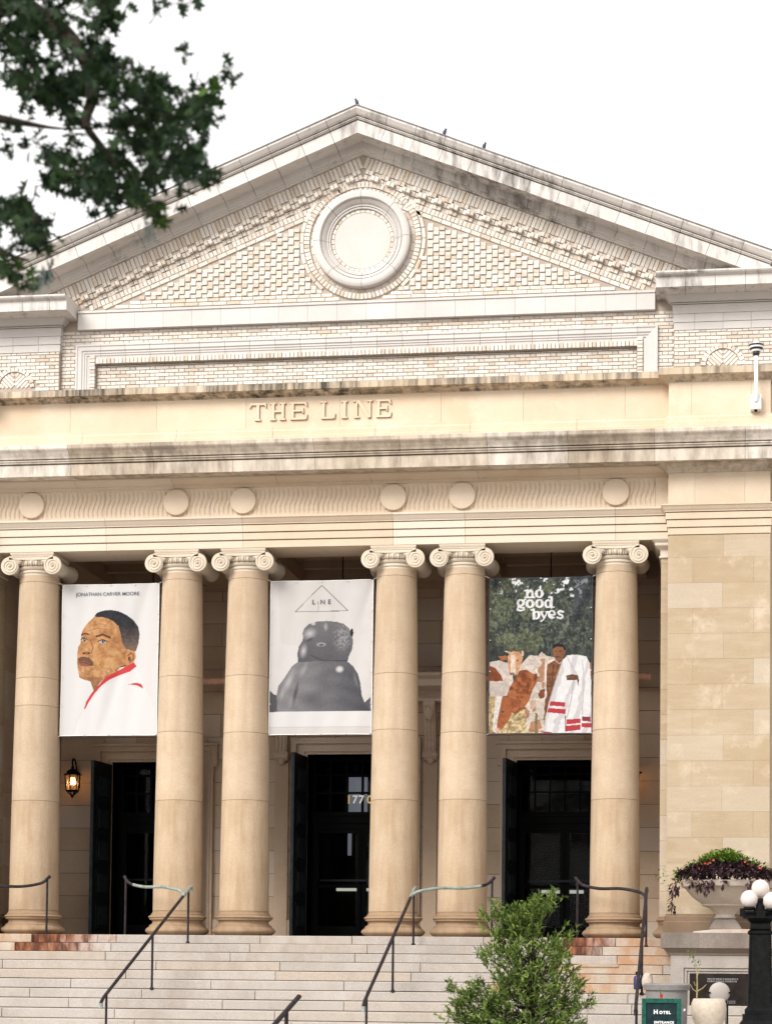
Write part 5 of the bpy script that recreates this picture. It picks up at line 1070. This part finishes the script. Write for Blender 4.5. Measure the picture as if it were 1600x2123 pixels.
# sandwich board
SX0, SX1, SZ = 5.81, 6.315, -.862
SB = thing('sandwich_board', 'green wooden sandwich board reading HOTEL ENTRANCE in white letters', 'sign', (6.06, -7, GZ))
for yy, tilt, nm in ((-7.0, -.22, 'front'), (-6.98, .22, 'back')):
    L = SZ-GZ
    def sp(x, t, o): return (x, yy+tilt*(1-t)*L*.35*1+o*-1 if tilt < 0 else yy+tilt*(1-t)*L*.35+o, GZ+t*L)
    def slab(x0, x1, t0, t1, o0, o1):
        m_ = MB(); P = [sp(x0, t0, o0), sp(x1, t0, o0), sp(x1, t0, o1), sp(x0, t0, o1), sp(x0, t1, o0), sp(x1, t1, o0), sp(x1, t1, o1), sp(x0, t1, o1)]
        return m_.add(P, [(0, 3, 2, 1), (4, 5, 6, 7), (0, 1, 5, 4), (1, 2, 6, 5), (2, 3, 7, 6), (3, 0, 4, 7)])
    w = .055; tw = w/L
    slab(SX0, SX1, 1-tw, 1, 0, .035).build('frame_rail', 'sign_green', SB); slab(SX0, SX1, .12, .12+tw, 0, .035).build('frame_rail', 'sign_green', SB)
    slab(SX0, SX0+w, .0, 1-tw-.001, 0, .034).build('frame_leg', 'sign_green', SB); slab(SX1-w, SX1, .0, 1-tw-.001, 0, .034).build('frame_leg', 'sign_green', SB)
    slab(SX0+w, SX1-w, .12+tw, 1-tw, .0, .015).build('panel', 'sign_panel', SB)
yt = -7.0-.22*.1*.35*1-.035
def board_text(txt, px, py, size, off):
    me = text_mesh(txt, size, off, 1.25); q = at_y(px, py, -7.06); me.materials.append(M['white_ink']); link('lettering', me, SB, (q[0], -7.062, q[2]), (math.pi/2-.07, 0, 0))
board_text('H', 1359, 2103, .078, .0022); board_text('OTEL', 1378, 2103, .052, .0018); board_text('ENTRANCE', 1376, 2123, .042, .0016)
me = text_mesh('P', .045, .001); me.materials.append(M['white_ink']); q = at_y(1418.5, 2098, -7.07); link('lettering', me, SB, (q[0], -7.062, q[2]), (math.pi/2-.07, 0, 0))
# bowl planter with a bare twig, globe-shaped disc light, grey tub, bottle
q0, q1 = at_y(1432, 2095, -6.5), at_y(1506, 2095, -6.5); bc = ((q0[0]+q1[0])/2, -6.5); br0 = (q1[0]-q0[0])/2
BW = thing('bowl_planter', 'smooth beige bowl planter behind the sandwich board, holding a bare twig', 'planter', (bc[0], bc[1], GZ)); zt = -.866
MB().lathe([(.12, GZ), (.15, GZ+.03), (.13, GZ+.55), (br0*.7, zt-.36), (br0*.93, zt-.26), (br0, zt-.15), (br0*.97, zt-.06), (br0*.86, zt), (br0*.82, zt), (br0*.8, zt-.06), (0, zt-.07)], (*bc, 0), 36, cap=False).build('bowl', 'bowl', BW, True)
q = at_y(1444, 2070, -6.5); TW = thing('potted_sapling', 'thin bare sapling with a tuft of small leaves in the beige bowl', 'plant', (q[0], -6.5, zt-.07))
s0 = np.array([q[0], -6.5, zt-.08]); tw = MB()
def tp(px, py): return at_y(px, py, -6.5)
tw.tube([s0, tp(1445, 2040), tp(1444, 2010), tp(1439, 2000)], [.010, .009, .007, .005], 6); tw.tube([tp(1445, 2056), tp(1456, 2050), tp(1464, 2042)], [.007, .006, .004], 5); tw.tube([tp(1444, 2057), tp(1436, 2052), tp(1431, 2042)], [.007, .006, .004], 5); tw.tube([tp(1445, 2024), tp(1449, 2012), tp(1449, 2002)], [.007, .006, .004], 5); tw.tube([tp(1441, 2045), tp(1438, 2036)], [.005, .003], 5)
tw.build('stem', 'twig', TW, 'auto'); lf = MB()
for (px, py) in [(1427, 1980), (1430, 1986), (1433, 1983), (1440, 1974), (1437, 1992), (1441, 1995), (1446, 1998), (1450, 1999), (1435, 1979), (1444, 2003), (1428, 1976), (1437, 1988), (1449, 1993)]*3:
    leaf_add(lf, tp(px, py)+rvec(R, .012), rvec(R), (0, 0, 1), R.uniform(.03, .05), R.uniform(.009, .015))
lf.build('leaves', 'green', TW)
q = at_y(1491, 2059, -5.6); DL = thing('disc_reflector', 'round pale disc on a short black stem above the beige bowl', 'reflector', (q[0], -5.6, GZ)); rr = at_y(1513, 2059, -5.6)[0]-q[0]
MB().ball((q[0], -5.6, q[2]), rr, 32, 16, (1, .28, 1)).build('disc', 'lens', DL, True)
mb = MB()
for sx in (-1, 1): mb.box(q[0]+sx*rr*.98-.018, q[0]+sx*rr*.98+.018, -5.64, -5.56, q[2]-.01, q[2]+.012)
mb.tube([(q[0]+rr*.6, -5.6, q[2]-rr*.75), (q[0]+rr*.75, -5.6, q[2]-rr*1.3), (q[0]+rr*.75, -5.6, GZ)], .014, 8); mb.build('stem', 'black_iron', DL); MB().lathe([(.13, 0), (.13, .02), (.03, .04)], (q[0]+rr*.75, -5.6, GZ), 16).build('foot', 'black_iron', DL)
tc = ((5.80+6.40)/2, -5.65); TB = thing('stone_tub', 'round grey stone tub at the foot of the pedestal', 'planter', (tc[0], tc[1], GZ)); q = at_y(1380, 2040, -5.9); tz = q[2]
MB().lathe([(.22, GZ), (.26, GZ+.02), (.285, tz-.10), (.285, tz-.095), (.31, tz-.09), (.32, tz-.02), (.30, tz), (.26, tz), (.25, tz-.05), (0, tz-.06)], (*tc, 0), 36, cap=False).build('tub', 'greystone', TB, 'auto')
q = at_y(1371, 2066, -6.2); FS = thing('red_flower', 'single small red flower on a thin stem in front of the grey tub', 'flower', (q[0], -6.2, GZ)); MB().tube([(q[0]-.02, -6.2, GZ), (q[0]-.015, -6.2, q[2]+.10), (q[0], -6.2, q[2])], .004, 5).build('stem', 'green', FS)
fm = MB()
for k in range(14): leaf_add(fm, (q[0], -6.2, q[2]), rvec(R), (0, -1, 0), .034, .014)
fm.build('petals', 'red', FS)
q = at_y(1318, 2035, -2.74-.08); BT = thing('water_bottle', 'dark blue bottle hanging on the handrail post beside the pedestal', 'bottle', (q[0], -2.84, q[2]-.13))
MB().lathe([(.0, -.13), (.05, -.125), (.055, -.10), (.055, .04), (.045, .07), (.02, .085), (.02, .10)], (q[0]+.02, -2.84, q[2]), 16, cap=False).build('body', 'blue', BT, True); MB().lathe([(.028, .10), (.028, .14), (.02, .145)], (q[0]+.02, -2.84, q[2]), 12).build('cap', 'black_iron', BT); MB().tube([(q[0]+.02, -2.80, q[2]+.09), (q[0]+.09, -2.78, q[2]+.02), (5.66, -2.76, q[2]-.02)], .008, 5).build('strap', 'blue', BT)
q = at_y(1340, 2033, -2.9); HB = MB().ball((5.75, -2.86, q[2]-.02), .12, 14, 10, (.75, .6, 1.15))
for i, v in enumerate(HB.v): r_ = random.Random(i); HB.v[i] = (v[0]+r_.uniform(-.008, .008), v[1]+r_.uniform(-.008, .008), v[2]+r_.uniform(-.008, .008))
hb = HB.build('cloth_bag', 'bowl', None, True); tag(hb, 'small beige cloth bag hanging beside the dark blue bottle on the handrail', 'bag')
# security camera
SCX = 7.414; SC = thing('security_camera', 'white pole-mounted dome security camera on the right-hand parapet', 'camera', (SCX, -.9, 8.70))
a = at_y(1567, 848, -.78); MB().box(SCX-.085, SCX+.085, -.82, -.652, a[2], a[2]+.24).build('junction_box', 'white_metal', SC); MB().lathe([(.02, -.03), (.03, .0)], (SCX, -.74, a[2]), 10).build('cable_gland', 'black_iron', SC)
zt = at_y(1566, 712, -.9)[2]
MB().tube([(SCX, -.83, a[2]+.12), (SCX, -.90, a[2]+.26), (SCX, -.90, zt-.2)], .034, 10).build('pole', 'white_metal', SC, 'auto')
MB().lathe([(.045, .06), (.055, .05), (.055, .0)][::-1], (SCX, -.9, zt-.03), 14).build('top_cap', 'white_metal', SC)
for k, (r0, r1, z0, z1, mt) in enumerate(((.125, .13, -.03, 0, 'camglass'), (.115, .125, -.055, -.03, 'white_metal'), (.09, .115, -.085, -.055, 'camglass'), (.075, .09, -.11, -.085, 'white_metal'), (.055, .06, -.125, -.11, 'camglass'))):
    MB().lathe([(r0, z0), (r1, z1)], (SCX, -.9, zt-.03), 20).build('housing_ring', mt, SC, 'auto')
MB().ball((SCX, -.9, zt-.16), .06, 14, 10).build('dome', 'camglass', SC, True)
# pigeons on the ridge
for (px, py, face, lb) in ((740, 208, -1, 'dark pigeon perched on the very apex of the gable'), (921, 268, 1, 'dark pigeon perched on the right-hand roof slope, the nearer one to the apex'), (1003, 297, 1, 'dark pigeon perched on the right-hand roof slope, the one farther from the apex')):
    x = at_y(px, py, 2.55)[0]; z = 15.84-SL*abs(x)-.02; T = thing('pigeon', lb, 'bird', (x, 2.55, z), 'pigeons on the roof')
    b_ = MB().ball((x, 2.55, z+.075), .04, 12, 8, (.85, .9, 1.6)); b_.ball((x+.025*face, 2.55, z+.148), .022, 10, 8); b_.tube([(x+.012*face, 2.55, z+.10), (x+.025*face, 2.55, z+.148)], [.03, .018], 8); b_.tube([(x-.02*face, 2.55, z+.045), (x-.07*face, 2.55, z-.01)], [.026, .011], 8); b_.build('body', 'pigeon', T, True)
    MB().tube([(x+.042*face, 2.55, z+.148), (x+.062*face, 2.55, z+.144)], [.007, .002], 5).build('beak', 'black_iron', T)
    for s_ in (-.02, .02): MB().tube([(x, 2.55+s_, z+.03), (x, 2.55+s_, z-.025)], .005, 5).build('leg', 'red', T)

# ------------------------------------------------------------------ shrub in front of the steps
SHY = -7.5
SH = thing('shrub', 'leafy green shrub with narrow leaves standing in front of the right-hand steps', 'shrub', (4.45, SHY, GZ))
R = random.Random(11)
outl = [(1003, 1880), (1035, 1873), (1060, 1888), (1070, 1862), (1085, 1878), (1110, 1855), (1135, 1862), (1155, 1850), (1160, 1870), (1130, 1893), (1120, 1915), (1135, 1945), (1170, 1938), (1180, 1965), (1200, 1985), (1208, 2015), (1222, 2035), (1215, 2070), (1225, 2100), (1222, 2160), (1150, 2190), (1020, 2190), (960, 2160), (940, 2110), (975, 2070), (1000, 2040), (1015, 2010), (1000, 1990), (1010, 1960), (1000, 1930), (1012, 1905)]
spr = [((980, 1985), 14), ((930, 2080), 26), ((945, 2062), 20), ((960, 2045), 16), ((912, 2052), 8), ((910, 2110), 14), ((945, 2115), 22), ((1228, 2075), 10), ((1190, 1940), 8), ((1003, 1895), 8), ((1150, 1860), 10)]
tips = []
oy = np.array(outl, float)
while len(tips) < 1000:
    px, py = R.uniform(900, 1230), R.uniform(1845, 2190)
    if not pip(np.array([px]), np.array([py]), outl)[0]: continue
    px = 1100+(px-1100)*(.88 if px > 1000 else .80); cxp = 1105 if py > 1940 else 1085
    q = at_y(px, py, SHY); wd = (1.0 if py > 1950 else .45)*math.sqrt(max(.05, 1-min(1, abs(px-cxp)/130)**2))
    tips.append(np.array([q[0], SHY+R.uniform(-.55, .55)*wd, q[2]]))
for (c, n) in spr:
    for k in range(n): q = at_y(c[0]+(28 if c[0] < 1000 else -8)+R.gauss(0, 11), c[1]+R.gauss(0, 9), SHY); tips.append(np.array([q[0], SHY+R.uniform(-.2, .2), q[2]]))
base = np.array([4.47, SHY, GZ]); mb = MB()
trunk = [base, base+np.array([-.02, 0, .7]), base+np.array([-.03, .02, 1.4]), base+np.array([0.0, 0, 2.0])]
mb.tube(spline(trunk, 5), [.045-.0022*i for i in range(16)], 7)
lv = MB()
for t in tips:
    h = min(max(.5, (t[2]-GZ)*R.uniform(.55, .8)), 1.9); s0 = base+np.array([-.02, 0, h]); m_ = (s0+t)/2+np.array([0, 0, -.05])
    if R.random() < .15: mb.tube([s0, m_, t], [.009, .006, .003], 4)
    ax = (t-s0); ax = ax/np.linalg.norm(ax)+np.array([0, 0, .5])+rvec(R, .25); ax /= np.linalg.norm(ax)
    for k in range(11):
        d = ax*R.uniform(.15, .9)+rvec(R, .55); leaf_add(lv, t+ax*R.uniform(-.09, .03), d, ax, R.uniform(.065, .12), R.uniform(.009, .0145), .35, R.uniform(-.1, .35))
mb.build('trunk', 'bark', SH, True); lv.build('foliage', 'shrub', SH)

# ------------------------------------------------------------------ oak bough overhead, left
OY = -20.6
OK = thing('oak_tree', 'dark oak tree whose leafy bough hangs over the upper left of the gable', 'tree', (-1.2, OY-1.0, GZ))
R = random.Random(17)
def op(px, py, dy=0.): return at_y(px, py, OY+dy)
br = MB(); tr0 = np.array([-1.2, OY-1.0, GZ])
br.tube(spline([tr0, tr0+np.array([.05, 0, 2.0]), tr0+np.array([.1, .1, 4.2]), tr0+np.array([.4, .2, 6.4]), tr0+np.array([.5, .3, 8.0])], 5), [.34-.012*i for i in range(21)], 12)
L0 = tr0+np.array([.15, .1, 4.4]); limb = spline([L0, L0+np.array([1.6, .3, .9]), op(-120, 235), op(0, 246), op(130, 266), op(250, 258), op(360, 240), op(440, 200)], 5)
br.tube(limb, [max(.006, .085-.0040*i) for i in range(len(limb))], 8)
limb2 = spline([L0+np.array([0.1, 0, .6]), L0+np.array([1.5, .5, 1.9]), op(-60, 20, .4), op(80, 30, .5), op(170, 110, .4), op(190, 200, .3), op(180, 260, .1), op(240, 340), op(300, 440)], 5); br.tube(limb2, [max(.007, .085-.0020*i) for i in range(len(limb2))], 7)
limb3 = spline([L0+np.array([.3, 0, -.1]), L0+np.array([1.5, .2, .1]), op(-150, 500), op(-20, 520), op(60, 540)], 5); br.tube(limb3, [max(.006, .05-.0022*i) for i in range(len(limb3))], 6)
regA = [(0, 20), (75, -20), (255, -20), (262, 30), (238, 60), (262, 95), (228, 108), (268, 155), (245, 215), (160, 255), (60, 255), (0, 205)]
regB = [(150, 130), (200, 110), (285, 150), (335, 160), (365, 112), (395, 105), (470, 140), (500, 178), (470, 205), (482, 245), (440, 290), (425, 330), (440, 370), (380, 395), (355, 400), (365, 480), (300, 462), (250, 430), (190, 430), (115, 395), (108, 320), (150, 270)]
regC = [(0, 435), (40, 415), (70, 440), (78, 468), (128, 470), (108, 500), (95, 545), (85, 590), (40, 580), (0, 570)]
regO = [(-420, -200), (0, -200), (260, -150), (255, -22), (75, -22), (0, 18), (0, 205), (-60, 300), (-10, 430), (-10, 570), (-200, 600), (-420, 300)]
LEAF = [(0, 0), (.05, .10), (.26, .14), (.10, .27), (.44, .42), (.11, .50), (.36, .76), (.08, .72), (0, 1.)]
def oak_leaf(mb, p, d, up, L):
    d = d/np.linalg.norm(d); s = np.cross(d, up); s = s/(np.linalg.norm(s)+1e-9); u = np.cross(s, d); f = R.uniform(.05, .5)
    for sg in (-1, 1):
        vs = [p+d*y*L+s*sg*x*L*.95+u*x*L*f for x, y in LEAF]; mb.add(vs, [tuple(range(len(LEAF)))] if sg > 0 else [tuple(range(len(LEAF)))[::-1]])
lo_, lt_ = MB(), MB(); tw = MB()
def spray(q, n, tip, sz=1.):
    ax = np.array([R.uniform(-.2, .9), R.uniform(-.5, .5), R.uniform(-.8, .35)]); ax /= np.linalg.norm(ax); st = q-ax*.16
    tw.tube([st, q-ax*.05], [.004, .0015], 4)
    for k in range(n):
        d = ax*R.uniform(.1, .9)+rvec(R, .6); oak_leaf(lt_ if (tip and R.random() < .6) else lo_, q-ax*R.uniform(0, .14), d, rvec(R), R.uniform(.07, .12)*sz)
for reg, N in ((regA, 138), (regB, 212), (regC, 50), (regO, 260)):
    xs_, ys_ = [a for a, b in reg], [b for a, b in reg]; k = 0
    while k < N:
        px, py = R.uniform(min(xs_), max(xs_)), R.uniform(min(ys_), max(ys_))
        if not pip(np.array([px]), np.array([py]), reg)[0]: continue
        hole = fbm(np.array([px+900]), np.array([py+900]), 70, 31)[0]
        if reg is not regO and hole < .44: continue
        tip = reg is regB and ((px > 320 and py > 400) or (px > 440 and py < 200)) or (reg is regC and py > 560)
        spray(op(px, py, R.uniform(-.5, .7)), R.randint(4, 6), tip); k += 1
for (px, py, n) in ((325, 8, 5), (345, 2, 5), (400, 14, 5), (415, 2, 4), (30, 312, 7), (48, 300, 4), (20, 290, 4), (8, 285, 4), (470, 150, 5), (495, 175, 5), (380, 120, 5), (360, 470, 5), (345, 455, 5), (60, 595, 5), (455, 250, 4), (250, 30, 4)): spray(op(px, py), n, (px, py) in ((360, 470), (345, 455)))
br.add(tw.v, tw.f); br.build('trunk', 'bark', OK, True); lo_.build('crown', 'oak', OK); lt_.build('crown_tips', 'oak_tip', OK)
ms = MB()
for (px, py) in ((375, 340), (395, 355), (312, 470), (90, 560)):
    for k in range(14):
        q = op(px+R.gauss(0, 8), py+R.gauss(0, 8), -.15); ms.tube([q, q+np.array([R.gauss(0, .01), 0, -.04]), q+np.array([R.gauss(0, .015), 0, -R.uniform(.06, .12)])], [.003, .0025, .001], 4)
ms.build('hanging_moss', 'moss', OK)['kind'] = 'stuff'; bpy.data.objects['crown_tips']['kind'] = 'stuff'
